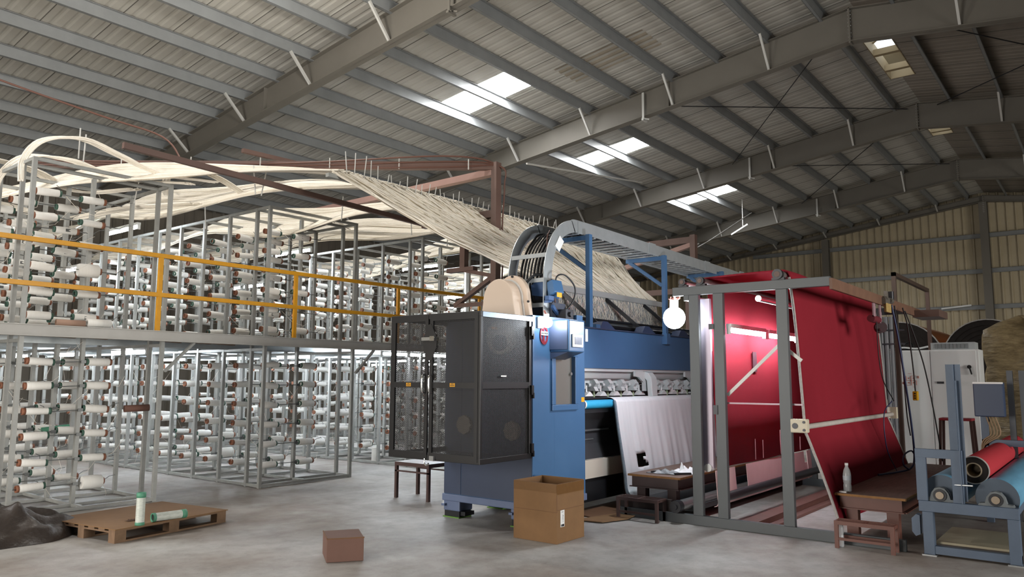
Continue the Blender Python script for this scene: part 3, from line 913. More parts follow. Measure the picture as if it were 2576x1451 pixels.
for k in range(6):
    q = Vector((PX, PY, 4.81)).lerp(e, .06+k*.145)
    build('cable_tie', MB().bar((q.x-.05, q.y-.06, q.z-.08), (q.x-.05, q.y-.06, q.z+.08), .012, .012), WHITESTR, t)
mb = MB()
for k in range(3):
    off = Vector((-.04, -.05, -.05+.035*k))
    pts = [e+off, Vector((PX-2.2, PY+2.8, 4.79))+off, Vector((PX-.5, PY+.62, 4.82+.05*k))+off, Vector((PX+.02, PY-.06, 4.8)), Vector((PX+.09, PY-.09, 4.5)), Vector((PX+.08, PY-.06, 3.9)), Vector((PX+.1, PY-.05, 3.2)), Vector((PX+.05, PY-.02, 2.6))]
    mb.tube(cat_rom(pts, 6), .013, 6)
o = build('cable_run', mb, mat('brown_cable', '#5f4036', .5))
tag(o, 'brown cables tied along the left gantry beam and down its post', 'cable')
QX = 15.75
t = thing('yarn_gantry', (QX, PY, 0), 'rust brown gantry beyond the cable tray, right post', 'gantry', 'brown gantries over the yarn sheet')
build('post', MB().box(QX-.07, QX+.07, PY-.06, PY+.06, 0, 4.8), BROWN, t)
build('cross_beam', MB().box(QX-.06, QX+.06, PY, 9.7, 4.62, 4.76), BROWN, t)
build('diagonal_beam', MB().bar((QX, PY+.05, 4.58), (QX, 9.6, 4.05), .12, .1), BROWNL, t)
build('bracket', MB().box(QX-.05, QX+.05, PY+.05, 8.7, 3.5, 3.62), BROWN, t)
build('bracket_post', MB().box(QX-.06, QX+.06, 7.3, 7.4, 2.4, 3.5), BROWN, t)
# red-brown cable drooping below the roof at the left
o = build('cable', MB().tube(cat_rom([(1.2, 14.0, 6.9), (3.5, 13.2, 6.2), (5.2, 12.4, 5.72), (6.05, 12.0, 5.5), (6.3, 11.8, 5.1), (6.2, 11.4, 4.8)], 6), .016, 6), mat('brown_cable', '#5f4036', .5))
tag(o, 'brown cable drooping from the roof down to the gantry beam', 'cable')
o = build('cable', MB().tube(cat_rom([(15.8, 7.1, 4.6), (18, 8.2, 4.9), (22, 9.4, 5.9), (25, 9.3, 7.2)], 6), .015, 5), mat('grey_cable', '#a7a7a5', .6))
tag(o, 'thin grey cable strung from the right gantry to a rafter', 'cable')
o = build('tie_rod', MB().cyl((10.9, 8.2, 5.5), (17.5, 9.4, 6.7), .018, 6), WHITESTR)
tag(o, 'long pale rod strung under the roof above the yarn sheet', 'rod')
# ------------------------------------------------------------------ tufting machine
t = thing('tufting_machine', (6.8, 5.66, 0), 'long blue carpet tufting machine with grey needle head', 'machine')
MX0, MX1, MY0, MY1 = 6.79, 7.835, 5.02, 6.31
# end cabinet with a window recess in its front
m = MB()
m.m(0).box(MX0, MX1, MY0+.05, MY1, .262, 2.3)
wx0, wx1, wz0, wz1 = 7.2, 7.60, 1.31, 1.86
for b_ in ((MX0, wx0, .262, 2.3), (wx1, MX1, .262, 2.3), (wx0, wx1, .262, wz0), (wx0, wx1, wz1, 2.3)):
    m.box(b_[0], b_[1], MY0, MY0+.05, b_[2], b_[3])
build('end_cabinet', m, BLUE, t)
build('side_sheet', MB().box(MX0-.008, MX0, MY0+.01, 6.04, .27, 2.29).box(MX0-.006, MX0, 6.05, MY1, .27, 2.29), BLUED, t)  # end face in a darker blue; its shade is put into the colour
m = MB()
fx0, fx1, fz0, fz1 = 7.13, 7.665, 1.245, 1.925
for b_ in ((fx0, fx1, fz0, wz0), (fx0, fx1, wz1, fz1), (fx0, wx0, wz0, wz1), (wx1, fx1, wz0, wz1)):
    m.box(b_[0], b_[1], MY0-.025, MY0, b_[2], b_[3])
build('window_frame', m, BLUE, t, bevel=.006)
pane = build('window_pane', MB().box(wx0, wx1, MY0+.03, MY0+.04, wz0, wz1), mat('smoked_pane', '#6f6d69', .2, 0, .2, 3, '#64625f'), t)
k_ = MB()
for x in (7.225, 7.565): k_.cyl((x, MY0+.03, 1.66), (x, MY0+.005, 1.66), .018, 10)
build('knob', k_, STEEL, pane)
build('plinth', MB().box(MX0-.02, MX1+.02, MY0-.015, MY1+.02, .185, .265), PLINTH, t, bevel=.01)
for y in (6.06, 5.06):
    for xa in (MX1-.24, MX0):
        l = build('leg', MB().box(xa-.01, xa+.22, y, y+.25, .075, .2), PLINTH, t, bevel=.012)
        build('levelling_wedge', MB().box(xa, xa+.2, y+.01, y+.24, .012, .076).box(xa+.02, xa+.18, y-.06, y+.01, .03, .075), DARK, l)
        build('wedge_base', MB().box(xa-.02, xa+.2, y, y+.25, 0, .012), mat('green_base', '#5f8a3a', .6), l)
    build('bolt', MB().box(MX0-.05, MX0-.01, y+.2, y+.25, .13, .155), PLINTH, l)
# operator box
OY = 4.756
b = MB().box(7.113, 7.43, OY, MY0, 1.9, 2.262)
ob = build('control_box', b, BLUE, t, bevel=.015)
build('box_side', MB().box(7.105, 7.113, OY+.02, MY0-.005, 1.93, 2.25), BLUED, ob)  # side turned from the lamp: shade put in as a darker blue
build('box_skirt', MB().prism([(OY+.02, 1.9), (MY0, 1.9), (MY0, 1.82)], 'x', 7.12, 7.42), BLUED, ob)
sc = build('screen_bezel', MB().box(7.165, 7.375, OY-.018, OY, 1.955, 2.1), WHITEP, ob, bevel=.006)
scr = mat('touch_screen', '#8b96a4', .2, 0, .4, 22, '#6b7684')
build('screen', MB().box(7.2, 7.34, OY-.022, OY-.018, 1.985, 2.068), scr, sc)
# red maker's badge: ring, centre leaf and a white band
bx, bz = 6.99, 2.085
m = MB(); ring = []
RB = mat('badge_red', '#6f2029', .45)
n = 24
for k in range(n):
    a0, a1 = 2*math.pi*k/n, 2*math.pi*(k+1)/n
    for ro, ri in ((1, .74),):
        P = [(bx+.078*ro*math.cos(a0), bz+.105*ro*math.sin(a0)), (bx+.078*ro*math.cos(a1), bz+.105*ro*math.sin(a1)), (bx+.078*ri*math.cos(a1), bz+.105*ri*math.sin(a1)), (bx+.078*ri*math.cos(a0), bz+.105*ri*math.sin(a0))]
        m.add([(x, MY0-.012, z) for x, z in P]+[(x, MY0, z) for x, z in P], [(0, 1, 2, 3), (0, 4, 5, 1), (3, 2, 6, 7)])
m.prism([(bx-.02, bz-.085), (bx+.012, bz-.085), (bx+.004, bz+.085), (bx-.02, bz+.085)], 'y', MY0-.011, MY0)
bd = build('badge', m, RB, t)
m = MB().box(bx-.062, bx+.068, MY0-.016, MY0-.012, bz+.0, bz+.042); build('badge_band', m, WHITEP, bd)
m = MB()
for x in (-.045, -.015, .015, .043): m.box(bx+x-.008, bx+x+.010, MY0-.018, MY0-.016, bz+.012, bz+.03)
build('badge_letters', m, DARK, bd)
build('warning_label', MB().box(7.76, 7.825, MY0-.002, MY0, 1.33, 1.385), ORANGE, t)
build('white_hinge', MB().box(MX1-.005, MX1+.05, MY0-.02, MY0+.02, 2.05, 2.2), WHITEP, t)
# main beam and far cabinet
build('main_beam', MB().box(MX1, 12.3, 5.2, 5.75, 1.735, 2.235), BLUE, t, bevel=.008)
build('beam_cap', MB().box(MX1, 12.3, 5.17, 5.78, 2.236, 2.25), BLUED, t)
build('far_cabinet', MB().box(12.3, 13.3, 5.02, 6.31, .2, 2.35), BLUE, t, bevel=.015)
build('rear_bed', MB().box(MX1, 12.3, 5.55, 6.2, .45, 1.3), DARK, t)
# needle head
build('head_casting', MB().prism([(5.22, 1.735), (5.22, 1.70), (5.26, 1.69), (5.3, 1.6), (5.3, 1.55), (5.5, 1.55), (5.5, 1.735)], 'x', MX1, 12.3), CASTING, t)
build('head_rail', MB().box(MX1, 12.3, 5.235, 5.26, 1.69, 1.715).box(MX1, 12.3, 5.27, 5.29, 1.595, 1.61), STEEL, t)
lb = build('red_label', MB().box(7.92, 8.06, 5.20, 5.222, 1.635, 1.7), REDLBL, t)
build('label_text', MB().box(7.935, 8.045, 5.198, 5.2, 1.667, 1.683).box(7.96, 8.02, 5.198, 5.2, 1.645, 1.65), WHITEP, lb)
build('rocker_shaft', MB().cyl((MX1, 5.3, 1.525), (12.3, 5.3, 1.525), .013, 10), CHROME, t)
build('needle_bar', MB().box(MX1, 12.3, 5.34, 5.4, 1.44, 1.5), mat('mid_steel', '#7f8486', .35, .6), t)
build('bed_plate', MB().box(MX1, 12.3, 5.1, 5.5, 1.352, 1.372), DARK, t)
build('rear_plate', MB().box(MX1, 12.3, 5.5, 5.52, 1.3, 1.55), mat('oily_steel', '#55585a', .4, .5, .5, 8, '#3b3d40'), t)  # mottled dark grey plate behind the needle bar
for k in range(13):
    x = 8.1+.34*k
    if abs(x-9.82) < .12: continue
    m = MB()
    m.prism([(5.33, 1.58), (5.24, 1.60), (5.2, 1.545), (5.24, 1.5), (5.21, 1.45), (5.36, 1.45)], 'x', x-.05, x+.03)
    m.box(x+.03, x+.07, 5.22, 5.27, 1.48, 1.56)
    m.cyl((x-.1, 5.3, 1.525), (x-.05, 5.3, 1.525), .024, 10)
    build('rocker_arm', m, CASTING, t)
    m = MB().prism([(x+.06, 1.385), (x+.26, 1.385), (x+.2, 1.43), (x+.17, 1.445), (x+.14, 1.43)], 'y', 5.22, 5.3)
    m.cyl((x+.16, 5.27, 1.44), (x+.16, 5.27, 1.52), .014, 8)
    build('presser_foot', m, WHITEP, t)
    build('push_rod', MB().cyl((x, 5.27, 1.372), (x, 5.27, 1.45), .016, 8), mat('pale_green_rod', '#9db08c', .5), t)
def harm(x):
    return MB().prism([(5.2, 1.715), (5.12, 1.69), (5.07, 1.62), (5.055, 1.372), (5.13, 1.372), (5.145, 1.58), (5.22, 1.66)], 'x', x, x+.16)
for x in (9.62, 11.2): build('head_bracket', harm(x), CASTING, t, bevel=.01)
for x, x1 in ((9.35, 9.75), (10.9, 11.3)):
    build('bracket_web', MB().prism([(x, 1.715), (x1-.1, 1.70), (x1, 1.6), (x1, 1.44), (x1-.16, 1.44), (x1-.17, 1.56), (x1-.3, 1.63), (x, 1.64)], 'y', 5.17, 5.2), CASTING, t)
# cloth feed roller, guard and lower frame
build('spike_roller', MB().cyl((MX1+.03, 5.06, 1.295), (12.25, 5.06, 1.295), .052, 20), mat('cyan_roller', '#35a9d8', .5, 0, .3, 30, '#2d92c2'), t)
build('roller_end', MB().cyl((MX1+.005, 5.06, 1.295), (MX1+.03, 5.06, 1.295), .055, 20), WHITEP, t)
build('roller_beam', MB().box(MX1, 12.3, 5.1, 5.2, 1.19, 1.235), mat('slate', '#4a5258', .4, .3), t)
gd = build('lower_guard', MB().prism([(5.16, 1.19), (5.2, 1.19), (5.32, .98), (5.3, .8), (5.2, .55), (5.16, .55), (5.26, .8), (5.28, .98)], 'x', MX1, 12.3), mat('guard_dark', '#3b3c40', .5, 0, .3, 4, '#303136'), t)
build('guard_trim', MB().box(MX1, 8.75, 5.24, 5.255, .955, .975).box(MX1, 8.4, 5.255, 5.27, .845, .86), STEEL, gd)
build('drip_tray', MB().box(MX1, 12.3, 5.12, 5.2, .4, .62), mat('tray_beige', '#bfb9ae', .6), t)
build('lower_beam', MB().box(MX1, 12.3, 5.15, 5.6, .12, .4), DARK, t)
build('tray_post', MB().box(8.86, 9.0, 5.0, 5.1, .06, .52), DBROWN, t)
# feed rolls: channel, thread panel and the arms that carry it
build('feed_channel', MB().box(8.36, 11.5, 5.86, 5.96, 2.80, 2.87).box(8.36, 11.5, 5.84, 5.86, 2.79, 2.87), mat('feed_grey', '#b3b8b9', .5, .1), t)
m = MB()
rs = random.Random(3)
m.m(0).add([(8.4, 5.9, 2.80), (11.42, 5.9, 2.80), (11.38, 5.84, 2.4), (8.43, 5.84, 2.4)], [(0, 3, 2, 1)])
m.m(1)
for k in range(620):
    x = 8.42+2.97*rs.random(); z = 2.44+.34*rs.random(); y = 5.84+.06*(z-2.4)/.4
    m.tube([(x, y-.004, z+.045), (x+rs.uniform(-.02, .02), y-.022, z), (x+rs.uniform(-.03, .03), y-.012, z-.045)], .0045, 3, False)
build('thread_panel', m, [mat('thread_back', '#c6caca', .8, 0, .6, 60, '#8f9596', stretch=(6, 1, 1)), YARN], t)
for x in (8.62, 9.78, 10.94):
    a = build('feed_arm', MB().bar((x, 5.88, 2.78), (x+.1, 5.38, 2.33), .05, .05), DARK, t)
    build('arm_foot', MB().prism([(x-.02, 2.25), (x+.42, 2.25), (x+.2, 2.36), (x+.08, 2.36)], 'y', 5.28, 5.42), mat('foot_blue', '#3a4866', .45), a)
build('feed_shaft', MB().cyl((8.1, 5.6, 2.33), (12.2, 5.6, 2.33), .03, 10).cyl((8.1, 5.5, 2.40), (12.2, 5.5, 2.40), .018, 8), DARK, t)
build('feed_roll', MB().cyl((8.1, 5.72, 2.36), (12.2, 5.72, 2.36), .06, 14), mat('roll_grey', '#6f7578', .5), t)
build('feed_sensor', MB().box(8.55, 8.62, 5.78, 5.84, 2.40, 2.47), ORANGE, t)
# cream belt cover on top of the cabinet
def arch(yc, hw, z0, z1, n=18):
    pr = [(yc-hw, z0)]
    for k in range(n+1):
        a = math.pi*k/n
        pr.append((yc-hw*.86*math.cos(a)*1.0, z1-hw*.95+hw*.95*math.sin(a)))
    pr.append((yc+hw, z0)); return pr
cv = build('belt_cover', MB().prism(arch(5.69, .265, 2.3, 2.775), 'x', 7.0, 7.16), CREAM, t, bevel=.012)
build('cover_back', MB().prism(arch(5.62, .28, 2.3, 2.83), 'x', 7.17, 7.24), CREAM, cv, bevel=.01)
build('cover_rim', MB().prism(arch(5.67, .262, 2.3, 2.785), 'x', 7.16, 7.172), WHITEP, cv)
m = MB()
for y, z in ((5.60, 2.81), (5.36, 2.5)): m.cyl((7.15, y, z), (7.168, y, z), .014, 8)
build('cover_screw', m, DARK, cv)
# drive unit behind the cover
d_ = build('drive_unit', MB().box(7.42, 7.7, 5.2, 5.55, 2.3, 2.5).box(7.45, 7.62, 5.25, 5.5, 2.5, 2.62), mat('drive_dark', '#2c3444', .5), t)
build('drive_housing', MB().prism([(5.22, 2.56), (5.48, 2.6), (5.5, 2.72), (5.38, 2.80), (5.24, 2.72)], 'x', 7.4, 7.6), mat('drive_blue', '#38557f', .4), d_)
build('drive_cover', MB().prism([(5.12, 2.62), (5.22, 2.56), (5.24, 2.74), (5.16, 2.77)], 'x', 7.36, 7.56), BLUE, d_, bevel=.01)
build('warning_label', MB().box(7.40, 7.5, 5.115, 5.12, 2.56, 2.615), ORANGE, d_)
build('linkage', MB().bar((7.3, 5.2, 2.5), (7.6, 5.3, 2.56), .05, .03).bar((7.35, 5.15, 2.45), (7.6, 5.2, 2.32), .03, .04).box(7.3, 7.4, 5.16, 5.22, 2.52, 2.57), mat('drive_blue', '#38557f'), d_)
build('valve_block', MB().box(7.5, 7.66, 5.06, 5.2, 2.3, 2.42).cyl((7.58, 5.06, 2.36), (7.58, 5.03, 2.36), .03, 10), DARK, d_)
build('terminal_plate', MB().box(6.86, 6.96, 5.0, 5.02, 2.16, 2.28), WHITEP, t)
m = MB()
for x in (7.95, 8.15, 8.4): m.box(x, x+.1, 5.2, 5.35, 2.25, 2.3)
m.box(7.7, 7.83, 5.04, 5.2, 2.3, 2.36)
build('clamp', m, BLUE, t)

# wheels behind the mesh
build('belt_pulley', MB().cyl((6.70, 5.42, 2.06), (6.78, 5.42, 2.06), .19, 24), mat('pulley_cream', '#b9b1a2', .5), t)
build('pulley_hub', MB().cyl((6.66, 5.4, 2.0), (6.70, 5.4, 2.0), .09, 20), DARK, t)
build('flange_disc', MB().cyl((6.74, 5.28, 1.03), (6.784, 5.28, 1.03), .11, 8), mat('disc_brown', '#8d8478', .6), t)
build('flange_disc', MB().cyl((6.74, 5.98, 1.07), (6.784, 5.98, 1.07), .11, 8), mat('disc_brown', '#8d8478', .6), t)

# ------------------------------------------------------------------ mesh guard cage
CX0, CX1, CY0, CY1, CZ0, CZ1 = 5.905, 6.78, 5.02, 6.325, .75, 2.283
t = thing('guard_cage', (CX0, CY0, CZ0), 'black perforated guard cage with double doors on the machine end', 'guard cage')
w = .055
f = MB()
for x, y in ((CX0, CY0), (CX0, CY1-w), (CX1-w, CY0)): f.box(x, x+w*.7, y, y+w, CZ0, CZ1)
for z in (CZ0, CZ1-w):
    f.box(CX0, CX0+w*.7, CY0, CY1, z, z+w); f.box(CX0, CX1, CY0, CY0+w*.7, z, z+w)
    f.box(CX0, CX1, CY1-w*.7, CY1, z, z+w)
build('frame', f, BLACK, t, bevel=.004)
build('top_sheet', MB().sheet_z(CZ1-.01, CX0+.01, CX1, CY0+.01, CY1-.01), PERF, t)
build('bottom_sheet', MB().sheet_z(CZ0+.012, CX0+.01, CX1, CY0+.01, CY1-.01), PERF, t)
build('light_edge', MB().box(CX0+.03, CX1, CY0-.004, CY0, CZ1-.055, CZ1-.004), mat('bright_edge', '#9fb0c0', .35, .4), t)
sd = build('side_panel', MB().sheet_y(CY0+.02, CX0+w*.6, CX1-w*.6, CZ0+w*.6, CZ1-w*.6), PERF, t)
build('mid_rail', MB().box(CX0+w*.7, CX1-w, CY0, CY0+.03, 1.50, 1.565), BLACK, sd)
ym = 5.735
for nm, ya, yb, hy in (('left', ym+.012, CY1-.03, ym+.05), ('right', CY0+.03, ym-.012, ym-.05)):
    d = build('door', MB().sheet_x(CX0+.013, ya+.03, yb-.03, CZ0+.05, CZ1-.05), PERF, t)
    fr = MB()
    for (y0, y1) in ((ya, ya+.045), (yb-.045, yb)): fr.box(CX0-.006, CX0+.012, y0, y1, CZ0+.02, CZ1-.02)
    for z in (CZ0+.02, CZ1-.075, 1.50): fr.box(CX0-.006, CX0+.012, ya, yb, z, z+.06)
    build('door_frame', fr, BLACK, d)
    hd = MB().tube(cat_rom([(CX0-.006, hy, 1.64), (CX0-.045, hy, 1.63), (CX0-.055, hy, 1.55), (CX0-.045, hy, 1.46), (CX0-.006, hy, 1.45)], 5), .011, 8)
    build('handle', hd, CHROME, d)
    yl = 6.03 if nm == 'left' else 5.39
    lb = build('warning_label', MB().box(CX0-.009, CX0-.006, yl-.035, yl+.035, 1.515, 1.552), ORANGE, d)
    build('label_text', MB().box(CX0-.0105, CX0-.009, yl-.028, yl+.028, 1.522, 1.527).box(CX0-.0105, CX0-.009, yl-.028, yl+.028, 1.532, 1.536).box(CX0-.0105, CX0-.009, yl-.018, yl+.018, 1.542, 1.547), DARK, lb)
lp = build('latch_plate', MB().prism([(ym-.04, 1.78), (ym+.03, 1.8), (ym+.085, 1.95), (ym+.085, 2.0), (ym+.03, 2.16), (ym-.03, 2.18), (ym-.12, 2.02), (ym-.11, 1.92)], 'x', CX0-.010, CX0-.006), BLACK, t)
la = build('latch', MB().box(CX0-.03, CX0-.01, ym-.03, ym+.09, 2.0, 2.035), STEEL, t)
build('latch_catch', MB().box(CX0-.036, CX0-.01, ym-.1, ym-.035, 1.995, 2.045), CHROME, la)
lb = build('latch', MB().box(CX0-.03, CX0-.006, ym-.11, ym-.05, CZ0-.0, CZ0+.05), STEEL, t)
build('padlock_hook', MB().tube(cat_rom([(CX0-.012, ym+.03, CZ0+.02), (CX0-.016, ym+.03, CZ0-.03), (CX0-.016, ym-.0, CZ0-.05), (CX0-.016, ym-.03, CZ0-.03)], 4), .009, 6), CHROME, lb)
m = MB()
for z in (2.12, 1.48, .86):
    m = MB().box(CX1-.045, CX1-.006, CY0-.03, CY0, z-.05, z+.05)
    m.box(CX1-.02, CX1-.002, CY0-.034, CY0-.0, z-.09, z-.03)
    build('hinge', m, BLACK, t)
build('brand_strip', MB().box(CX0+.33, CX0+.42, CY0-.002, CY0, 1.62, 1.635), WHITEP, sd)
build('yellow_sticker', MB().box(6.5, 6.6, CY0+.35, CY0+.352, 2.14, 2.17), ORANGE, t)

# ------------------------------------------------------------------ cable tray over the machine
t = thing('cable_tray', (7.39, 5.25, 2.3), 'galvanised ladder cable tray curving down to the machine end', 'cable tray')
def rail(y):
    P = [(7.39, 2.3), (7.39, 2.7), (7.41, 2.95), (7.5, 3.2), (7.68, 3.4), (7.92, 3.5), (8.2, 3.52), (10, 3.5), (12, 3.47), (13.3, 3.45), (14.2, 3.38), (14.9, 3.2), (15.8, 3.12)]
    pts = cat_rom([(x, y, z) for x, z in P], 7); m = MB(); q = []
    for k, c in enumerate(pts):
        d = (pts[min(k+1, len(pts)-1)]-pts[max(k-1, 0)]).normalized(); n = Vector((-d.z, 0, d.x))
        for dy in (-.005, .005):
            for s_ in (-.08, .08): v = c+n*s_; q.append((v.x, y+dy, v.z))
    L4 = len(pts)
    fs = []
    for k in range(L4-1):
        a, b = 4*k, 4*k+4
        fs += [(a, a+1, b+1, b), (a+2, b+2, b+3, a+3), (a+1, a+3, b+3, b+1), (a, b, b+2, a+2)]
    m.add(q, fs+[(0, 2, 3, 1), (4*L4-4, 4*L4-3, 4*L4-1, 4*L4-2)])
    return m
TRAY = mat('tray_zinc', '#b9bfc2', .35, .5, .5, 7, '#a1a8ac')
r1 = build('near_rail', rail(5.25), TRAY, t)
build('far_rail', rail(5.78), TRAY, t)
for x in (8.15, 10.05, 12.0, 13.5):
    build('splice_plate', MB().box(x-.10, x+.10, 5.238, 5.246, 3.41+(.02 if x < 11 else -.01), 3.57+(.02 if x < 11 else -.01)), TRAY, r1)
for x in (14.3, 14.75): build('tray_label', MB().box(x-.05, x+.05, 5.24, 5.244, 3.24, 3.36), ORANGE, r1)
build('maker_label', MB().bar((7.58, 5.24, 3.17), (7.68, 5.24, 3.31), .01, .11), WHITEP, r1)
for k in range(30):
    x = 8.05+.2*k
    build('rung', MB().box(x, x+.05, 5.255, 5.775, 3.425, 3.445), TRAY, t)
for z in (2.45, 2.75, 3.05): build('rung', MB().box(7.37, 7.39, 5.255, 5.775, z, z+.05), TRAY, t)
for x, zb in ((8.19, 2.25), (10.27, 2.13), (12.4, 2.26), (14.6, 0)):
    s_ = build('support_post', MB().box(x-.035, x+.035, 5.14, 5.2, zb, 3.43), BLUE, t)
    build('support_arm', MB().box(x-.03, x+.03, 5.2, 5.8, 3.36, 3.42), BLUE, s_)
    build('support_brace', MB().bar((x, 5.2, 2.98), (x, 5.76, 3.38), .05, .05), BLUE, s_)
    if zb < 2.2: build('support_foot', MB().box(x-.05, x+.06, 5.12, 5.2, zb-.02, zb+.14), BLUE, s_)
mb = MB()
rs = random.Random(5)
for k in range(9):
    y = 5.3+.05*k; o_ = rs.uniform(-.02, .02)
    mb.tube(cat_rom([(7.55+o_, y-.1, 2.32), (7.46+o_, y, 2.6), (7.47, y, 2.9), (7.56, y, 3.14), (7.72, y, 3.33), (7.95, y, 3.44+o_), (8.8, y, 3.46), (11, y+o_, 3.46), (13.2, y, 3.46)], 5), rs.choice((.012, .016, .02)), 6)
o = build('cable_bundle', mb, RUBBER); tag(o, 'bundle of black cables lying in the tray and dropping to the machine', 'cables')
mb = MB().tube(cat_rom([(7.3, 5.5, 2.75), (7.36, 5.4, 2.84), (7.45, 5.3, 2.82), (7.5, 5.2, 2.7), (7.5, 5.2, 2.62)], 6), .018, 7)
mb.tube(cat_rom([(7.5, 5.2, 2.62), (7.45, 5.16, 2.8), (7.6, 5.14, 2.84), (7.78, 5.12, 2.72), (7.78, 5.14, 2.55), (7.62, 5.2, 2.36)], 6), .01, 6)
o = build('conduit', mb, RUBBER); tag(o, 'black conduit loops above the blue drive unit', 'cables')
o = build('cable', MB().tube(cat_rom([(7.52, 5.2, 2.4), (7.5, 5.3, 2.9), (7.6, 5.4, 3.3), (7.8, 5.5, 3.46)], 6), .01, 6), mat('brown_cable', '#5f4036', .5))
tag(o, 'single red-brown cable climbing beside the tray bend', 'cables')
# ------------------------------------------------------------------ grey inspection frame with rollers
FX = 8.14
FX2 = 12.25
t = thing('inspection_frame', (FX, 2.9, 0), 'dark grey steel inspection frame holding the red carpet', 'frame')
for x in (FX, FX2):
    d = .06
    y0b = 1.66 if x == FX else 2.2
    build('floor_beam', MB().box(x, x+d, y0b, 4.75, 0, .107), FRAME, t, bevel=.004)
    build('top_beam', MB().box(x, x+d, 2.24, 4.0, 2.56, 2.66), FRAME, t, bevel=.004)
    for y in (3.74, 3.45, 2.742):
        build('upright', MB().box(x, x+d, y-.058, y+.058, .107, 2.56), FRAME, t, bevel=.003)
build('cross_beam', MB().box(FX, 12.9, 2.215, 2.245, 2.525, 2.64), mat('rust_beam', '#7a5a48', .6, 0, .5, 6, '#5d4235'), t)
build('cross_beam', MB().box(12.2, 12.9, 1.9, 2.24, 2.5, 2.6), BROWN, t)
build('tie_beam', MB().box(FX, FX2, 3.80, 3.86, 2.5, 2.56), FRAME, t)
for y, z, r, n in ((3.87, 2.715, .042, 'idler'), (3.65, 2.715, .046, 'idler'), (2.77, 2.72, .056, 'idler')):
    ro = build('top_roller', MB().cyl((FX+.04, y, z), (FX2, y, z), r*.8, 16), mat('roller_steel', '#7d7a78', .4, .5, .4, 8, '#5f5b58'), t)
    m = MB().cyl((FX-.02, y, z), (FX+.035, y, z), r, 16)
    m.m(1).cyl((FX-.026, y, z), (FX-.02, y, z), r*.55, 12)
    build('bearing', m, [DARK, BROWN], ro)
    build('bearing_base', MB().box(FX, FX+.06, y-r*1.2, y+r*1.2, 2.66, 2.685), DARK, ro)
build('chrome_roller', MB().cyl((FX+.25, 3.08, 2.50), (FX2, 3.08, 2.50), .035, 16), CHROME, t)
# white angle struts and the thin bar behind the uprights
build('angle_strut', MB().bar((FX+.09, 3.40, 1.43), (FX+.09, 2.80, 1.98), .012, .035), WHITESTR, t)
build('angle_strut', MB().bar((FX+.09, 2.80, 1.98), (FX+.09, 2.58, 1.80), .012, .035), WHITESTR, t)
build('thin_bar', MB().box(FX+.07, FX+.09, 2.58, 3.42, 1.335, 1.352), mat('bar_mauve', '#8d7880', .4, .3), t)
build('channel_post', MB().box(FX+.12, FX+.17, 3.60, 3.72, .62, 2.52), mat('channel_mauve', '#a59aa6', .4, .3, .3, 5, '#8a7f8c', stretch=(1, 1, .2)), t)
build('channel_foot', MB().cyl((FX+.10, 3.66, .62), (FX+.19, 3.66, .62), .045, 12), WHITEP, t)
build('small_bracket', MB().box(FX-.01, FX+.02, 3.50, 3.56, 2.16, 2.22), DARK, t)
build('small_bracket', MB().box(FX-.01, FX+.02, 3.48, 3.53, 1.22, 1.32), DARK, t)
# white spreader pipe with its clamp
sp = build('spreader_pipe', MB().cyl((FX+.1, 2.56, 1.12), (12.15, 2.56, 1.12), .028, 14), mat('dusty_pipe', '#c8c2bb', .5, 0, .4, 14, '#a59e96'), t)
build('pipe_clamp', MB().box(FX-.02, FX+.07, 2.52, 2.69, 1.06, 1.2), mat('cast_cream', '#d6cdb6', .5), sp, bevel=.012)
m = MB()
for y, z in ((2.55, 1.09), (2.55, 1.17)): m.cyl((FX-.03, y, z), (FX-.02, y, z), .014, 8)
m.cyl((FX-.026, 2.64, 1.13), (FX-.02, 2.64, 1.13), .03, 12)
build('clamp_bolt', m, DARK, sp)
build('far_clamp', MB().box(12.1, 12.2, 2.5, 2.62, 1.06, 1.22), mat('cast_cream', '#d6cdb6'), sp)
# lower rollers and floor rail
build('base_roller', MB().cyl((FX+.02, 3.98, .185), (FX2, 3.98, .185), .06, 16), STEEL, t)
build('roller_cap', MB().cyl((FX-.08, 3.98, .185), (FX+.02, 3.98, .185), .068, 14).cyl((FX-.10, 3.98, .185), (FX-.08, 3.98, .185), .03, 10), DARK, t)
build('floor_rail', MB().box(FX+.1, FX2, 3.12, 3.3, .0, .09).box(FX+.1, FX2, 3.02, 3.12, .0, .03), mat('floor_rail_brown', '#6d4a42', .6, 0, .4, 5, '#573a34'), t)
build('lower_roller', MB().cyl((FX+.12, 3.52, .3), (FX2, 3.52, .3), .05, 14), DARK, t)
build('dark_tray', MB().box(FX+.25, FX2, 3.9, 4.7, .1, .16), mat('slate_tray', '#4b5054', .5, .2), t)
# the motor and belt straps hung from the cross beam
m = MB().box(9.9, 10.0, 2.235, 2.25, 2.36, 2.56); m.box(10.22, 10.30, 2.235, 2.25, 2.3, 2.55)
st = build('hanger_strap', m, mat('pink_strap', '#9c7f86', .6), t)
build('hanging_roll', MB().cyl((9.9, 2.27, 2.34), (10.25, 2.27, 2.34), .045, 14), mat('roll_maroon', '#6a1f2b', .7), st)
build('hanging_disc', MB().cyl((10.25, 2.235, 2.25), (10.32, 2.27, 2.25), .07, 16).box(10.15, 10.25, 2.23, 2.25, 2.2, 2.23), mat('disc_maroon', '#3b2227', .6), st)
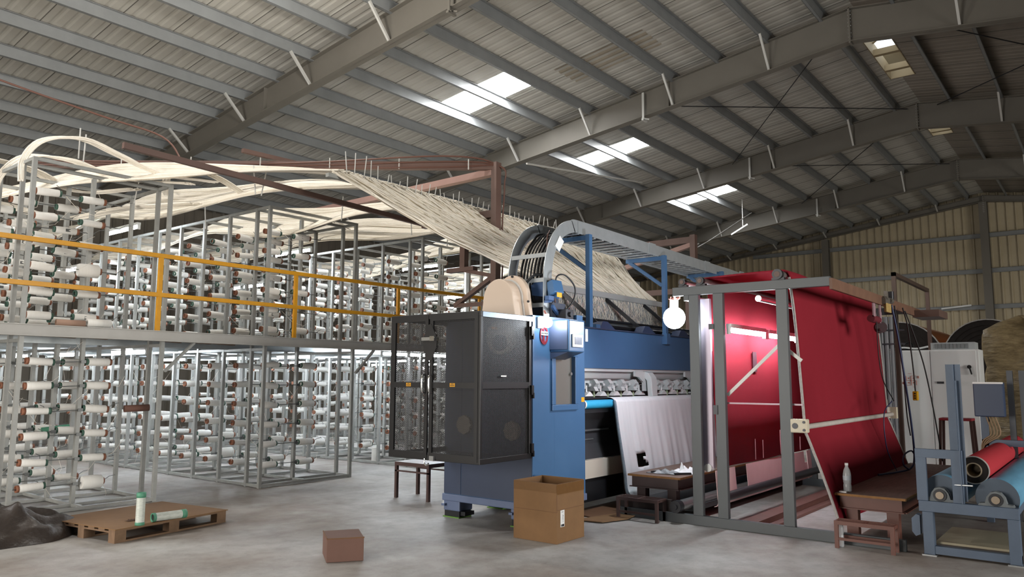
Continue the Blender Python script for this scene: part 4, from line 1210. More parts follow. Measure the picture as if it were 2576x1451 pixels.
# air valves on the beam
vb = build('air_valve', MB().box(10.25, 10.5, 2.17, 2.215, 2.54, 2.62).box(10.3, 10.36, 2.16, 2.2, 2.6, 2.7).cyl((10.49, 2.18, 2.6), (10.62, 2.18, 2.6), .035, 10), mat('valve_grey', '#77726c', .4, .4), t)
for k in range(4): build('brass_fitting', MB().cyl((10.29+.065*k, 2.18, 2.44), (10.29+.065*k, 2.18, 2.55), .022, 8), mat('brass', '#8d7646', .5, .6), vb)
build('gauge', MB().cyl((10.6, 2.18, 2.62), (10.6, 2.18, 2.72), .035, 8), DARK, vb)

# red carpet: one web from the low hem over the top rollers, down the front and under the bench
path = [(3.56, .615), (3.58, 1.2), (3.6, 1.9), (3.62, 2.5), (3.625, 2.66), (3.64, 2.735), (3.665, 2.765), (3.4, 2.775), (3.0, 2.785), (2.80, 2.785), (2.76, 2.783), (2.72, 2.76), (2.70, 2.7), (2.66, 2.3), (2.625, 1.7), (2.60, 1.2), (2.597, 1.08), (2.56, .98), (2.46, .7), (2.36, .4), (2.29, .16)]
def wob(a, s_): return (0, .008*math.sin(a*9+s_*7), .006*math.sin(a*14))
m = MB().sheet(path, FX+.16, 12.0, 'x', 40, wob)
o = build('red_carpet', m, RED, solid=.012)
tag(o, 'red tufted carpet web hanging over the grey inspection frame', 'carpet')
for x_ in (12.0, FX+.155):
    e_ = build('selvedge', MB().tube(cat_rom([(x_, y, z) for y, z in path[12:]], 4), .015, 5), EDGE, o)
e_['label'] = 'pale selvedge strip along the carpet edge'
m = MB()
for x in (9.4, 9.66, 10.3, 10.55, 11.1): m.box(x, x+.008, 3.545, 3.552, .63, .63+rnd.uniform(.12, .32))
e_ = build('loose_thread', m, mat('pink_thread', '#d9a3a8', .9), o)
e_ = build('dark_patch', MB().box(9.47, 9.6, 3.568, 3.574, 1.70, 1.95), mat('maroon_patch', '#4a1626', .9), o); e_['label'] = 'dark patch on the back panel'
# pale backing below the hem with cut-outs
m = MB()
def pale_strip(x0, x1, z0, z1):
    m.add([(x0, 3.53, z0), (x1, 3.53, z0), (x1, 3.555, z1), (x0, 3.555, z1)], [(0, 1, 2, 3)])
for x0, x1 in ((8.2, 8.75), (9.1, 10.35), (10.6, 11.25), (11.38, 11.55)): pale_strip(x0, x1, .26, .60)
for x0, x1, z0 in ((8.75, 9.1, .32), (10.35, 10.6, .38), (11.25, 11.38, .44)): pale_strip(x0, x1, .26, z0)
arc = [(3.53+.05*(1-math.cos(a*.3)), .26-.05*math.sin(a*.3)) for a in range(6)]
m.sheet(arc, 8.2, 11.55, 'x', 1)
o = build('backing_leader', m, PALE, solid=.006); tag(o, 'pale pink backing cloth with torn cut-outs below the red hem', 'cloth')

# tube lights in front of the back panel
batten((8.24, 3.37, 2.15), (9.35, 3.37, 2.15), 'lit tube light along the red carpet, between second and third uprights', grp='tube lights along the red carpet', glow=TUBE2)
batten((9.45, 3.37, 2.145), (10.55, 3.37, 2.145), 'lit tube light along the red carpet, half hidden behind the third upright', grp='tube lights along the red carpet', glow=TUBE2)

# bare bulbs
def bulb(p, r, power, label, hang):
    p = Vector(p)
    t = thing('led_bulb', p, label, 'bulb')
    build('globe', MB().ball(p, r, 20, 12), LAMP, t)
    build('cap', MB().cyl(p+Vector((0, 0, r*.9)), p+Vector((0, 0, r*1.6)), r*.38, 12), WHITEP, t)
    build('cord', MB().tube(cat_rom([p+Vector((0, 0, r*1.6)), (p+hang)/2+Vector((0, .0, .03)), hang], 5), .012, 6), mat('pink_cord', '#c08378', .7), t)
    l = bpy.data.lights.new('bulb_light', 'POINT'); l.energy = power; l.shadow_soft_size = r; l.color = (.9, .96, 1)
    o = bpy.data.objects.new('bulb_light', l); COL.objects.link(o); o.location = p-Vector((0, r*1.4, 0)); o.parent = t
    o.location = (0, -r*1.6, 0)
bulb((8.30, 4.06, 2.322), .13, 75, 'large glowing white bulb hung from the left end of the grey frame', Vector((8.2, 4.0, 2.64)))
m = MB()
for k in range(7):
    a = k*.9
    m.tube(cat_rom([(8.27, 4.04, 2.56), (8.27+.03*math.cos(a), 4.04+.05*math.sin(a), 2.55-.02*k % .05), (8.28+.05*math.cos(a+1), 4.04+.07*math.sin(a+1), 2.53+.02*(k % 3))], 3), .008, 4)
o = build('wire_twist', m, mat('pink_cord', '#c08378')); tag(o, 'twist of pinkish wire above the large bulb', 'wire')
bulb((6.965, 4.95, 2.225), .06, 5, 'small glowing bulb above the red badge on the blue cabinet', Vector((6.98, 5.0, 2.36)))

# ------------------------------------------------------------------ white backing running into the machine
m = MB()
pth = [(5.20, 1.365), (5.10, 1.372), (5.04, 1.362), (5.0, 1.33), (4.985, 1.27), (4.95, 1.0), (4.90, .7), (4.86, .45), (4.83, .22), (4.7, .12)]
def fold(a, s_):
    x = a*26
    return (0, s_*(.022*math.sin(x)+.014*math.sin(x*2.3+1)), 0)
cx0, cx1 = 8.5, 12.1
pc = [Vector((0, y, z)) for y, z in pth]
pd = [(v.y, v.z) for v in cat_rom(pc, 6)]
nc = int((cx1-cx0)/.025); k_ = len(pd); vs = []
for j in range(nc+1):
    x = cx0+(cx1-cx0)*j/nc
    for y, z in pd:
        s_ = min(1, max(0, (1.33-z)/1.0))
        vs.append((x, y+s_*(.012*math.sin((x-8.5)*9.2)+.009*math.sin((x-8.5)*23+1)+.006*math.sin((x-8.5)*41)), z))
fs = []
for j in range(nc):
    for i in range(k_-1):
        x = cx0+(cx1-cx0)*(j+.5)/nc; z = (pd[i][1]+pd[i+1][1])/2
        if 8.86 < x < 9.06+.06*math.sin(z*40) and .5 < z < .64: continue
        fs.append((j*k_+i, (j+1)*k_+i, (j+1)*k_+i+1, j*k_+i+1))
m.add(vs, fs, True)
o = build('backing_cloth', m, WHITEF, solid=.004); tag(o, 'off-white backing cloth hanging in folds from the machine bed', 'cloth')
m = MB().tube(cat_rom([(cx0-.01, y, z) for y, z in pth[3:]], 4), .022, 6)
e_ = build('selvedge', m, mat('grey_selvedge', '#7f8d98', .8, 0, .6, 25, '#56636e'), o); e_['label'] = 'bluish grey rolled edge of the cloth'

# ------------------------------------------------------------------ benches, steps
def bench(loc, L_, wd, h, label, steel, legs=((.15,), (.15,))):
    x0, y0, _ = loc
    t = thing('bench', loc, label, 'bench')
    build('board', MB().box(x0, x0+L_, y0, y0+wd, h-.022, h), [PLY], t)
    e_ = build('board_edge', MB().box(x0-.006, x0, y0, y0+wd, h-.024, h-.002).box(x0, x0+L_, y0-.006, y0, h-.024, h-.002), PLYE, t)
    f = MB().box(x0+.03, x0+.04, y0+.05, y0+wd-.05, h-.14, h-.024).box(x0+.03, x0+L_-.03, y0+.04, y0+.05, h-.14, h-.024).box(x0+.03, x0+L_-.03, y0+wd-.05, y0+wd-.04, h-.14, h-.024)
    f.box(x0-.0, x0+.03, y0+.02, y0+wd-.02, h-.15, h-.14)
    f.box(x0+.03, x0+L_-.03, y0, y0+.05, h-.15, h-.14)
    build('apron', f, steel, t)
    for x in (x0+.06, x0+L_-.2):
        for y in (y0+.08, y0+wd-.2):
            build('leg', MB().box(x, x+.1, y, y+.11, 0, h-.14), steel, t)
    return t
bench((8.3, 4.03, 0), 3.7, .68, .475, 'low dark brown bench with rags on it before the machine', DBROWN)
bench((8.42, 1.70, 0), 3.7, .66, .452, 'long rust brown bench under the red carpet, bottle on it', RUSTT)

def step(x0, y0, wd, dp, h, label, steel):
    t = thing('step_stool', (x0, y0, 0), label, 'step', 'grated steel steps')
    f = MB()
    for y in (y0, y0+wd-.02): f.box(x0+.02, x0+dp-.02, y, y+.02, h-.03, h-.001)
    for x in (x0, x0+dp-.02, x0+dp/2-.01): pass
    f.box(x0, x0+.02, y0, y0+wd, h-.035, h); f.box(x0+dp-.02, x0+dp, y0, y0+wd, h-.035, h)
    build('frame', f, steel, t)
    g = MB()
    for k in range(1, 5): g.box(x0+dp*k/5-.006, x0+dp*k/5+.006, y0, y0+wd, h-.02, h-.004)
    g.box(x0, x0+dp, y0+wd/2-.012, y0+wd/2+.012, h-.02, h-.003)
    build('grate', g, steel, t)
    for x in (x0, x0+dp-.03):
        for y in (y0, y0+wd-.035):
            build('leg', MB().box(x, x+.03, y, y+.035, 0, h-.03), steel, t)
    build('foot_rail', MB().box(x0+.004, x0+.02, y0+.03, y0+wd-.03, .075, .1).box(x0+dp-.02, x0+dp-.004, y0+.03, y0+wd-.03, .075, .1), steel, t)
    return t
step(7.92, 1.71, .53, .18, .255, 'rust brown grated step before the bench with the bottle', RUSTT)
step(7.95, 4.14, .53, .22, .25, 'dark brown grated step before the bench with rags', DBROWN)
o = build('bottle', MB().lathe([(.001, 0), (.03, 0), (.034, .01), (.034, .11), (.03, .12), (.034, .13), (.034, .19), (.014, .235), (.014, .25)], (8.0, 2.21, .0), 14), PET)
tag(o, 'small clear bottle standing behind the leg of the rust brown step', 'bottle')

t = thing('water_bottle', (8.56, 2.27, .452), 'clear plastic water bottle standing on the rust brown bench', 'bottle')
build('bottle_body', MB().lathe([(.001, 0), (.036, 0), (.040, .01), (.04, .07), (.036, .085), (.04, .1), (.04, .18), (.032, .22), (.016, .255), (.016, .27)], (8.56, 2.27, .452), 18), PET, t)
lb = build('label', MB().lathe([(.041, .12), (.041, .165)], (8.56, 2.27, .452), 18), mat('bottle_label', '#b9c3cc', .4), t)
build('cap', MB().cyl((8.56, 2.27, .722), (8.56, 2.27, .745), .018, 12), WHITEP, t)
o = build('paper_scrap', MB().box(8.47, 8.53, 2.26, 2.33, .452, .464), WHITEP); tag(o, 'small white scrap beside the water bottle', 'scrap')

# rags and dark offcuts on the machine bench
def crumple(c, rx, ry, h, seed, nx=18, ny=12):
    rs = random.Random(seed); m = MB(); vs = []
    ph = [rs.uniform(0, 6.28) for _ in range(8)]
    for i in range(nx+1):
        for j in range(ny+1):
            u, v = i/nx*2-1, j/ny*2-1
            e = 1-max(abs(u), abs(v))**2
            rr = 1+.25*math.sin(5*u+ph[0])*math.sin(4*v+ph[1])
            z = h*e*(.45+.35*math.sin(7*u+ph[2]+3*v)+.3*math.sin(9*v+ph[3]-4*u))
            vs.append((c[0]+u*rx*rr, c[1]+v*ry*rr, c[2]+max(.002, z)+.003))
    m.add(vs, [(i*(ny+1)+j, (i+1)*(ny+1)+j, (i+1)*(ny+1)+j+1, i*(ny+1)+j+1) for i in range(nx) for j in range(ny)], True)
    return m
o = build('rag', crumple((8.85, 4.22, .476), .16, .15, .07, 2), mat('white_rag', '#e4e6e8', .9), solid=.004); tag(o, 'torn white rag heaped on the dark brown bench', 'rag')
o = build('rag', crumple((8.62, 4.36, .476), .14, .17, .05, 4), mat('grey_rag', '#b5b9bc', .9, 0, .8, 12, '#3c3e42'), solid=.004); tag(o, 'black and grey knotted rag beside the white one', 'rag')
m = MB().prism([(4.14, .48), (4.2, .5), (4.24, .6), (4.27, .5), (4.3, .48)], 'x', 8.78, 8.8)
o = build('rag_tip', m, mat('white_rag', '#e4e6e8')); tag(o, 'upright torn tip of white rag', 'rag')
for p, q, l in (((8.5, 4.5, .49), (8.62, 4.42, .50), 'short dark rod with a white tip left of the rags'), ((8.5, 4.2, .49), (8.66, 4.06, .49), 'dark strip lying at the right edge of the rags')):
    o = build('rod', MB().bar(p, q, .03, .02), RUBBER); tag(o, l, 'rod')
o = build('dark_board', MB().box(8.17, 8.2, 4.08, 4.74, 0, .24), mat('board_dark', '#3a3231', .7)); tag(o, 'dark board standing behind the dark brown step', 'board')
o = build('floor_cardboard', MB().prism([(7.85, 5.3), (7.75, 4.72), (8.35, 4.75), (9.2, 5.0), (9.2, 5.3)], 'z', .002, .012), CARDD); tag(o, 'flattened brown cardboard on the floor beside the blue cabinet', 'cardboard')
o = build('floor_cardboard', MB().prism([(7.5, 4.95), (7.55, 4.62), (7.9, 4.5), (8.25, 4.55), (8.3, 4.75)], 'z', .014, .02), CARD); tag(o, 'lighter cardboard offcut lying over the darker sheet', 'cardboard')

# ------------------------------------------------------------------ blue roll stand
SX = 8.12
t = thing('roll_stand', (SX, 1.13, 0), 'blue grey steel roll stand with two blue drums', 'roll stand')
SL_ = 3.9
for x in (SX, SX+SL_-.09):
    build('end_beam', MB().box(x, x+.09, .745, 1.53, .395, .492), RSTEEL, t, bevel=.004)
    build('base_beam', MB().box(x+.01, x+.08, .745, 1.5, .02, .09), RSTEEL, t)
    for y in (1.46, .79):
        l = build('leg', MB().box(x, x+.09, y-.045, y+.045, .012, .395), RSTEEL, t, bevel=.004)
        build('foot_plate', MB().box(x-.02, x+.1, y-.06, y+.06, 0, .012), STEEL, l)
for y in (1.44, .79): build('long_beam', MB().box(SX+.09, SX+SL_-.09, y-.03, y+.03, .41, .485), RSTEEL, t)
g = MB()
for y in (1.495, 1.20): g.box(SX+.01, SX+.05, y-.045, y+.045, .492, .965)
g.box(SX+.01, SX+.05, 1.155, 1.54, .885, .965)
build('gate', g, RSTEEL, t, bevel=.003)
m = MB().box(SX+.05, SX+.06, 1.13, 1.25, .51, 1.75).box(SX+.03, SX+.10, 1.182, 1.192, .51, 1.75).box(SX-.0, SX+.03, 1.165, 1.172, .492, 1.6)
build('tall_post', m, RSTEEL, t)
build('post_pin', MB().cyl((SX+.02, 1.24, .655), (SX+.0, 1.08, .66), .009, 8), STEEL, t)
for y, nm in ((1.355, 'rear'), (.915, 'front')):
    d = build('drum', MB().cyl((SX+.16, y, .548), (SX+SL_-.15, y, .548), .172, 36), ROLLB, t)
    build('drum_plate', MB().cyl((SX+.15, y, .548), (SX+.16, y, .548), .172, 36), mat('drum_end', '#4b5867', .55, .05, .3, 6, '#3f4a58'), d)
    b = MB().prism([(y-.14, .492), (y+.14, .492), (y+.13, .51), (y+.085, .515), (y+.07, .57), (y+.04, .61), (y, .62), (y-.04, .61), (y-.07, .57), (y-.085, .515), (y-.13, .51)], 'x', SX+.04, SX+.12)
    br = build('bearing', b, mat('bearing_dusty', '#7a7f80', .6, .2, .5, 14, '#4a5560'), d)
    build('shaft', MB().cyl((SX+.02, y, .548), (SX+.06, y, .548), .034, 16), mat('shaft_brass', '#8d8070', .4, .5), br)
    build('bearing_ring', MB().pipe((SX+.03, y, .548), (SX+.045, y, .548), .056, .036, 18), DARK, br)
build('drive_box', MB().prism([(1.53, .18), (1.57, .16), (1.6, .2), (1.6, .32), (1.56, .36), (1.53, .35)], 'x', SX+.02, SX+.12), RSTEEL, t)
build('ledge', MB().box(SX+.1, SX+1.0, .84, 1.42, .10, .12), mat('ledge_tan', '#a39a83', .7), t)
m = MB()
t2 = thing('carpet_roll', (SX+.3, 1.10, .648), 'red carpet roll on a hollow core lying between the blue drums', 'carpet roll')
build('pile', MB().cyl((SX+.28, 1.10, .775), (12.0, 1.10, .775), .125, 36, caps=False), REDROLL, t2)
build('core', MB().pipe((SX+.26, 1.10, .775), (12.0, 1.10, .775), .068, .058, 24), mat('core_dusty', '#a0917b', .8), t2)
for xa in (11.99, SX+.27): build('roll_end', MB().pipe((xa, 1.10, .775), (xa+.014, 1.10, .775), .126, .066, 32), CARPETEND, t2)
build('roll_edge', MB().pipe((SX+.265, 1.10, .775), (SX+.29, 1.10, .775), .128, .12, 36), EDGE, t2)

# control box on its own post, with cable loops
t = thing('control_panel', (10.4, 1.2, 0), 'dark blue control box on a post behind the red roll', 'control box')
build('box', MB().box(10.4, 10.55, 1.02, 1.32, 1.19, 1.58), mat('panel_navy', '#2e3d58', .45), t, bevel=.01)
build('box_rim', MB().box(10.39, 10.4, 1.02, 1.32, 1.565, 1.585), WHITEP, t)
build('post', MB().box(10.45, 10.52, 1.2, 1.27, 0, 1.19), RSTEEL, t)
build('cross_arm', MB().box(10.45, 10.52, .8, 1.27, .86, .93), RSTEEL, t)
m = MB()
for k in range(4):
    m.tube(cat_rom([(10.44, 1.12+.03*k, 1.19), (10.42, 1.08+.03*k, 1.0), (10.42, 1.2+.02*k, .9), (10.44, 1.28, .8-.05*k), (10.46, 1.3+.01*k, .5)], 5), .008, 5)
o = build('cable_loop', m, mat('tan_cable', '#8a7358', .6)); tag(o, 'looping cables under the dark blue control box', 'cables')
for y, l in ((.98, 'left of two dark posts at the right edge of the hall'), (.86, 'right of two dark posts at the right edge of the hall')):
    o = build('steel_post', MB().box(10.7, 10.76, y-.03, y+.03, 0, 1.72), mat('post_dark', '#4c5157', .5)); tag(o, l, 'post')

# hoses and cords hanging from the air valves
def cord(pts, r, m_, label, cat='hose'):
    o = build('hose' if cat == 'hose' else 'cord', MB().tube(cat_rom(pts, 7), r, 7), m_); tag(o, label, cat)
NAVY = mat('hose_navy', '#2c3a5e', .4)
cord([(10.6, 2.18, 2.55), (10.7, 2.15, 2.2), (10.85, 2.12, 1.6), (11.0, 2.1, 1.0), (11.05, 2.1, .62), (10.9, 2.12, .5), (10.6, 2.2, .475), (10.1, 2.32, .476)], .013, NAVY, 'thick navy air hose hanging down onto the rust brown bench')
cord([(10.8, 2.12, .49), (10.7, 2.16, .56), (10.85, 2.18, .66), (11.1, 2.14, .7), (11.15, 2.1, .62)], .011, NAVY, 'navy hose curl resting on the bench')
cord([(10.72, 2.17, 2.55), (10.9, 2.15, 1.9), (10.95, 2.14, 1.2), (11.0, 2.12, .9)], .008, RUBBER, 'thin black cord beside the navy hose', 'cord')
cord([(9.95, 2.22, 2.3), (9.97, 2.22, 1.9), (10.05, 2.2, 1.6), (10.45, 2.18, 1.35)], .006, RUBBER, 'thin cord drooping across the red carpet', 'cord')
cord([(10.45, 2.2, 1.35), (10.0, 2.2, 1.2), (10.05, 2.2, .8), (10.5, 2.2, .5)], .006, NAVY, 'lower thin cord looping before the red carpet', 'cord')
cord([(11.5, 2.2, 2.54), (11.6, 2.12, 2.2), (11.75, 2.05, 1.8), (11.95, 2.0, 1.2), (12.1, 1.95, .5)], .009, RUBBER, 'black cord hanging in front of the white cabinet', 'cord')
t = thing('pendant_switch', (11.3, 2.1, 1.36), 'yellow pendant switch hanging on a black cord by the white cabinet', 'pendant switch')
build('body', MB().box(11.26, 11.34, 2.06, 2.12, 1.34, 1.46), mat('pendant_yellow', '#d9a617', .45), t, bevel=.008)
m = MB()
for k in range(3): m.cyl((11.26, 2.09, 1.37+.03*k), (11.252, 2.09, 1.37+.03*k), .01, 8)
build('button', m, RUBBER, t)
build('cord', MB().tube(cat_rom([(11.3, 2.09, 1.46), (11.28, 2.1, 1.8), (11.2, 2.12, 2.3), (11.1, 2.15, 2.55)], 5), .009, 6), RUBBER, t)

# ------------------------------------------------------------------ electrical cabinet and what stands around it
t = thing('electrical_cabinet', (14.2, 2.4, 0), 'white three-door electrical cabinet with red marks', 'cabinet')
KX, KY0, KY1, KZ = 14.2, 1.70, 3.05, 2.1
build('body', MB().box(KX+.02, KX+.6, KY0, KY1, .1, KZ), CAB, t)
build('base', MB().box(KX+.03, KX+.58, KY0+.02, KY1-.02, 0, .1), DARK, t)
dm = 2.385
d1_ = build('door', MB().box(KX, KX+.02, dm+.006, KY1-.01, .12, KZ-.02), CAB, t, bevel=.004)
d2_ = build('door', MB().box(KX, KX+.02, KY0+.03, dm-.006, .12, KZ-.02), CAB, t, bevel=.004)
hd = build('rotary_handle', MB().cyl((KX-.03, 1.83, 1.82), (KX, 1.83, 1.82), .03, 12).bar((KX-.035, 1.83, 1.83), (KX-.035, 1.80, 1.70), .025, .02), RUBBER, d2_)
build('lock', MB().box(KX-.015, KX, 2.2, 2.3, 1.55, 1.585), DARK, d2_)
build('side_door', MB().box(KX+.1, KX+.5, KY0-.01, KY0, .14, KZ-.04), CAB, t)
cu = build('cooling_unit', MB().box(KX+.1, KX+.5, 1.75, 2.38, KZ, KZ+.12), mat('cooler_grey', '#b9bfc1', .5, .1), t)
m = MB()
for k in range(9): m.box(KX+.092, KX+.1, 1.84+.055*k, 1.88+.055*k, KZ+.02, KZ+.1)
build('vent_slot', m, mat('slot_grey', '#85898b', .6), cu)
# hand painted red mark with dots and side strokes
m = MB(); c = (2.68, 1.60); s_ = .075
def st(a, b): m.bar((KX-.003, c[0]-a[0]*s_, c[1]+a[1]*s_), (KX-.003, c[0]-b[0]*s_, c[1]+b[1]*s_), .003, .014, up=(1, 0, 0))
for a, b in (((-1, 0), (1, 0)), ((0, -1), (0, 1)), ((0, 1), (1, 1.05)), ((1, 0), (1, -1)), ((0, -1), (-1, -1)), ((-1, 0), (-1, 1)), ((-1.5, -.3), (-1.5, -.8)), ((-1.7, -.3), (-1.7, -.8)), ((1.3, .5), (1.3, 1)), ((1.5, .5), (1.5, 1)), ((-.6, 1.5), (.1, 1.5)), ((.3, -1.4), (.9, -1.4))): st(a, b)
for a, b in ((-.5, .5), (.5, .5), (.5, -.5), (-.5, -.5)): m.box(KX-.005, KX, c[0]-a*s_-.008, c[0]-a*s_+.008, c[1]+b*s_-.008, c[1]+b*s_+.008)
build('painted_mark', m, mat('mark_red', '#c2573f', .7), d1_)
for y, z in ((2.75, KZ+.015), (2.52, KZ+.015)):
    pass
o = build('cable_coil', MB().tube([(KX+.15, 2.72+.07*math.cos(a*.5), KZ+.07+.06*math.sin(a*.5)) for a in range(26)], .01, 6), RUBBER); tag(o, 'coil of black cable on the cabinet top', 'cables')
o = build('cable', MB().tube(cat_rom([(KX+.1, 3.0, KZ+.02), (KX+.1, 2.8, KZ+.05), (KX+.12, 2.6, KZ+.03), (KX+.1, 2.42, KZ+.06)], 6), .016, 6), WHITEP); tag(o, 'white cable lying along the cabinet top', 'cables')
# copper pipe gantry to the cabinet
m = MB().bar((12.9, 2.6, 2.1), (12.9, 2.6, 3.26), .07, .07).bar((12.87, 2.6, 3.24), (15.6, 2.6, 3.24), .06, .07)
t = thing('cable_gantry', (12.9, 2.6, 0), 'dark pipe gantry bringing cables to the white cabinet', 'gantry')
build('post', MB().box(12.87, 12.93, 2.57, 2.63, 0, 3.26), mat('gantry_pipe', '#5a4a42', .5, .2), t)
build('beam', MB().box(12.87, 15.62, 2.57, 2.63, 3.2, 3.26), mat('gantry_pipe', '#5a4a42'), t)
build('drop_pipe', MB().box(15.56, 15.62, 2.57, 2.63, 2.0, 3.2), BROWN, t)
# grey tubes strapped upright
t = thing('tube_bundle', (13.4, 2.75, 0), 'bundle of upright grey tubes strapped together beside the carpet edge', 'tubes')
for k in range(5):
    build('tube', MB().cyl((13.5, 2.72+.075*k, 0), (13.5, 2.72+.075*k, 2.62), .035, 10), GREYT, t)
for z in (2.18, 2.4): build('strap', MB().box(13.455, 13.465, 2.6, 3.1, z-.012, z+.012), DARK, t)
# stool with a red seat
t = thing('stool', (12.8, 1.85, 0), 'tall dark stool with a red seat in front of the white cabinet', 'stool')
build('seat', MB().box(12.65, 12.95, 1.64, 2.06, 1.03, 1.065), mat('stool_red', '#8f2a33', .6), t, bevel=.01)
for x in (12.67, 12.93):
    for y in (1.66, 2.04):
        yy = y+(y-1.85)*.25
        build('leg', MB().bar((x+(x-12.8)*.2, yy, 0), (x, y, 1.03), .035, .035), DBROWN, t)
build('stretcher', MB().box(12.66, 12.94, 1.62, 1.64, .45, .47).box(12.66, 12.94, 2.07, 2.09, .45, .47), DBROWN, t)

# big carpet rolls and a wrapped bale behind
def big_roll(y, z, r, x0, x1, label):
    t = thing('carpet_roll', (x0, y, max(0, z-r)), label, 'carpet roll', 'large carpet rolls behind the cabinet')
    n = 40
    build('backing', MB().cyl((x0, y, z), (x1, y, z), r, n, caps=False), JUTE, t)
    m = MB(); rs = random.Random(int(y*10)); m.cyl((x0-.01, y, z), (x0+.0, y, z), r*.985, n); 
    for k in range(1, 9): m.pipe((x0-.018, y, z), (x0-.008, y, z), r*(.11*k+.02), r*(.11*k-.03), 28)
    build('roll_end', m, CARPETEND, t)
    build('pale_edge', MB().pipe((x0-.02, y, z), (x0+.03, y, z), r*1.012, r*.985, n), EDGE, t)
big_roll(3.72, 2.0, .88, 18.6, 22.4, 'large carpet roll with jute back, left of two behind the cabinet')
big_roll(2.05, 2.05, .82, 18.6, 22.4, 'large dark ended carpet roll, right of two behind the cabinet')
big_roll(3.3, .56, .56, 18.5, 22.4, 'lower carpet roll carrying the left large roll')
big_roll(2.15, .62, .6, 18.5, 22.4, 'lower carpet roll carrying the right large roll')
o = build('dark_roll', MB().cyl((17.5, .5, 2.55), (17.8, .9, 2.85), .26, 18), CARPETEND); tag(o, 'dark roll end lying on top of the wrapped bale', 'carpet roll')
m = MB(); nx, nz = 40, 22; vs = []
rs = random.Random(11)
ph = [rs.uniform(0, 6.28) for _ in range(12)]
for j in range(nz+1):
    z = 2.68*j/nz
    for i in range(nx):
        a = 2*math.pi*i/nx
        k = .82+.05*math.sin(3*a+ph[0]+z*2)+.04*math.sin(7*a+ph[1]-z*3)+.03*math.sin(z*14+ph[2]+2*a)
        if z > 2.25: k *= 1.06-.95*max(0, (z-2.4)/.28)**1.4*.75
        elif z > 2.15: k *= 1.04
        sq = 1/max(abs(math.cos(a)), abs(math.sin(a)))**.55
        vs.append((16.4+k*sq*.9*math.cos(a), 1.05+k*sq*1.0*math.sin(a)*.95, z*(1+.03*math.sin(5*a+ph[3])*(j/nz)**3)))
m.add(vs, [(j*nx+i, j*nx+(i+1) % nx, (j+1)*nx+(i+1) % nx, (j+1)*nx+i) for j in range(nz) for i in range(nx)], True)
m.add(vs[-nx:], [tuple(range(nx))])
o = build('wrapped_bale', m, BALE); tag(o, 'tall bale wrapped in glossy brown film beside the cabinet', 'bale')

# ------------------------------------------------------------------ loose things on the near floor
# open carton: corner towards the camera
t = thing('carton', (6.33, 4.41, 0), 'tall open brown carton standing before the blue cabinet', 'carton')
x0, y0, x1, y1, H_ = 6.34, 4.395, 6.83, 4.925, .572
th = .012
def wall(nm, b_, mt):
    return build(nm, MB().box(*b_), mt, t)
m = MB()
m.m(0).box(x0, x0+th, y0, y1, .004, H_).box(x0, x1, y0, y0+th, .004, H_-.003).box(x1-th, x1, y0, y1, .004, H_+.004).box(x0, x1, y1-th, y1, .004, H_+.002)
m.box(x0, x1, y0, y1, .002, .012)
build('box', m, [CARD], t)
m = MB().box(x0-.002, x0, y0, y1, .30, .303).box(x0, x1, y0-.002, y0, .318, .322).box(x0+.0, x0+.006, y0-.002, y0+.0, .30, .47)
build('crease', m, CARDD, t)
m = MB().box(x0-.003, x0-.001, y0+.0, y1, H_-.085, H_-.0).box(x0, x1, y0-.003, y0-.001, H_-.1, H_-.004)
build('tape_band', m, TAPE, t)
lb = build('label', MB().box(6.4, 6.47, y0-.004, y0-.001, .155, .315), WHITEP, t)
m = MB()
rs = random.Random(9)
for k in range(8): m.box(6.407+.0075*k, 6.407+.0075*k+rs.uniform(.002, .005), y0-.005, y0-.004, .16, .18)
m.box(6.42, 6.45, y0-.005, y0-.004, .296, .300)
for k in range(6): m.box(6.432+rs.uniform(0, .006), 6.45, y0-.005, y0-.004, .205+.014*k, .207+.014*k)
build('label_print', m, DARK, lb)

t = thing('small_box', (4.6, 5.6, 0), 'small closed brown box alone on the floor', 'box')
m = MB().prism([(4.45, 5.52), (4.71, 5.335), (4.93, 5.66), (4.66, 5.84)], 'z', .003, .205)
build('box', m, SBOX, t, bevel=.004)
m = MB(); m.prism([(4.448, 5.521), (4.712, 5.332), (4.72, 5.344), (4.456, 5.533)], 'z', .197, .207); m.prism([(4.448, 5.521), (4.456, 5.515), (4.668, 5.842), (4.66, 5.846)], 'z', .197, .207)
build('edge_fold', m, CARDD, t)

# pallet with a cardboard sheet and two yarn tubes
ang = math.atan2(7.928-7.727, 5.001-3.664)
t = thing('pallet', (3.665, 7.735, 0), 'wooden pallet covered with a cardboard sheet near the leftmost rack', 'pallet')
t.rotation_euler = (0, 0, ang)
def lbuild(name, mb, mt, par, **k):
    o = bpy.data.objects.new(name, mb.mesh(name, mt)); COL.objects.link(o); o.parent = par; return o
PW, PD = 1.32, 1.1
for k in range(3):
    y = .0+k*(PD-.1)/2
    lbuild('bottom_board', MB().box(0, PW, y, y+.1, 0, .018), PALW, t)
    for j in range(3):
        x = j*(PW-.12)/2
        lbuild('block', MB().box(x, x+.12, y, y+.1, .018, .095), PALW, t)
for k in range(3):
    x = k*(PW-.12)/2
    lbuild('stringer', MB().box(x, x+.12, 0, PD, .095, .11), PALW, t)
for k in range(7):
    y = k*(PD-.1)/6
    lbuild('deck_board', MB().box(0, PW, y, y+.1, .11, .128), PALW, t)
o = build('cardboard_sheet', MB().box(-.01, PW+.01, -.02, PD+.02, .1285, .136), CARD, off=(0, 0, 0)); o.location = (3.665, 7.735, 0); o.rotation_euler = (0, 0, ang)
tag(o, 'flat brown cardboard sheet lying over the pallet', 'cardboard')
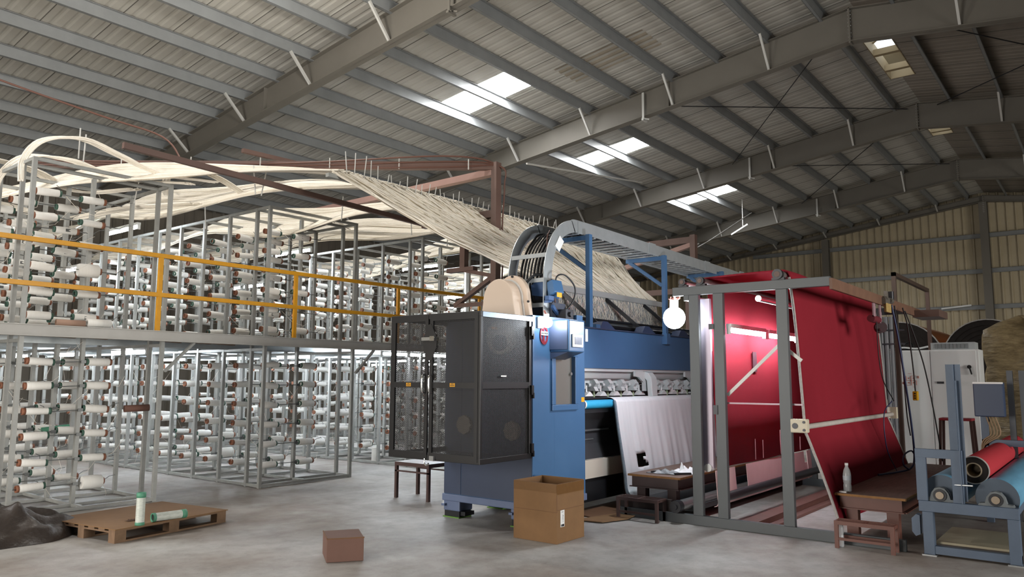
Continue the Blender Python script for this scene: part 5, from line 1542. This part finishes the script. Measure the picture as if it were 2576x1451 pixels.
def spool(p0, p1, label):
    p0, p1 = Vector(p0), Vector(p1); d = (p1-p0).normalized(); L = (p1-p0).length
    t = thing('yarn_tube', p0, label, 'yarn tube', 'nearly empty yarn tubes on the pallet')
    build('winding', MB().cyl(p0+d*.02, p1-d*.02, .042, 18), mat('silver_wrap', '#c9cec6', .45, 0, .6, 22, '#9aa39b', stretch=(1, 1, 4)), t)
    for a, b in ((p0, p0+d*.03), (p1-d*.05, p1)):
        build('green_end', MB().pipe(a, b, .045, .036, 18), GREEN, t)
    build('bore', MB().cyl(p0+d*.012, p0+d*.018, .036, 16).cyl(p1-d*.018, p1-d*.012, .036, 16), RUBBER, t)
spool((3.915, 7.76, .137), (3.918, 7.765, .455), 'yarn tube with green ends standing upright on the pallet')
spool((4.07, 7.82, .182), (4.42, 7.80, .182), 'yarn tube with green ends lying on the pallet')
o = build('leaf_scrap', crumple((3.98, 8.06, .137), .05, .03, .02, 21, 8, 6), mat('scrap_dark', '#4d372a', .9)); tag(o, 'dark scrap lying behind the upright yarn tube', 'scrap')

# dark plastic bag heaped at the left edge
m = MB(); nx, ny = 44, 30; vs = []
rs = random.Random(8); ph = [rs.uniform(0, 6.28) for _ in range(10)]
for i in range(nx+1):
    for j in range(ny+1):
        u, v = i/nx*2-1, j/ny*2-1
        r = math.hypot(u, v); e = max(0, 1-r*r)
        z = .38*e**.55*(.72+.17*math.sin(6*u+ph[0]+2*v)+.13*math.sin(9*v-3*u+ph[1])+.08*math.sin(17*u+ph[2])*math.sin(13*v+ph[3]))
        a = math.atan2(v, u); k = 1/max(1e-6, max(abs(math.cos(a)), abs(math.sin(a)))) if r > 1e-6 else 1
        uu, vv = (u/k, v/k)
        rr = math.hypot(uu, vv); e = max(0, 1-rr*rr)
        z = .40*e**.5*(.7+.17*math.sin(6*u+ph[0]+2*v)+.13*math.sin(9*v-3*u+ph[1])+.08*math.sin(17*u+ph[2])*math.sin(13*v+ph[3]))
        vs.append((2.95+uu*.78*(1+.06*math.sin(3*a+1)), 8.75+vv*.5*(1+.08*math.sin(5*a)), .004+z))
m.add(vs, [(i*(ny+1)+j, (i+1)*(ny+1)+j, (i+1)*(ny+1)+j+1, i*(ny+1)+j+1) for i in range(nx) for j in range(ny)], True)
o = build('plastic_bag', m, TARP); tag(o, 'dark crumpled plastic bag heaped at the left edge by the pallet', 'bag')

# brown stool behind the guard cage
t = thing('stool', (7.45, 7.6, 0), 'dark brown steel stool standing behind the guard cage', 'stool')
build('seat', MB().box(7.4, 7.85, 7.16, 7.80, .43, .48), DBROWN, t)
for x in (7.4, 7.81):
    for y in (7.16, 7.76): build('leg', MB().box(x, x+.04, y, y+.04, 0, .43), DBROWN, t)
build('stretcher', MB().box(7.4, 7.42, 7.16, 7.8, .35, .37).box(7.83, 7.85, 7.16, 7.8, .35, .37), DBROWN, t)
o = build('yarn_bobbin', MB().cyl((10.1, 11.2, 0), (10.1, 11.2, .3), .06, 14), YARNW); tag(o, 'single white bobbin standing on the floor by the third rack', 'bobbin')
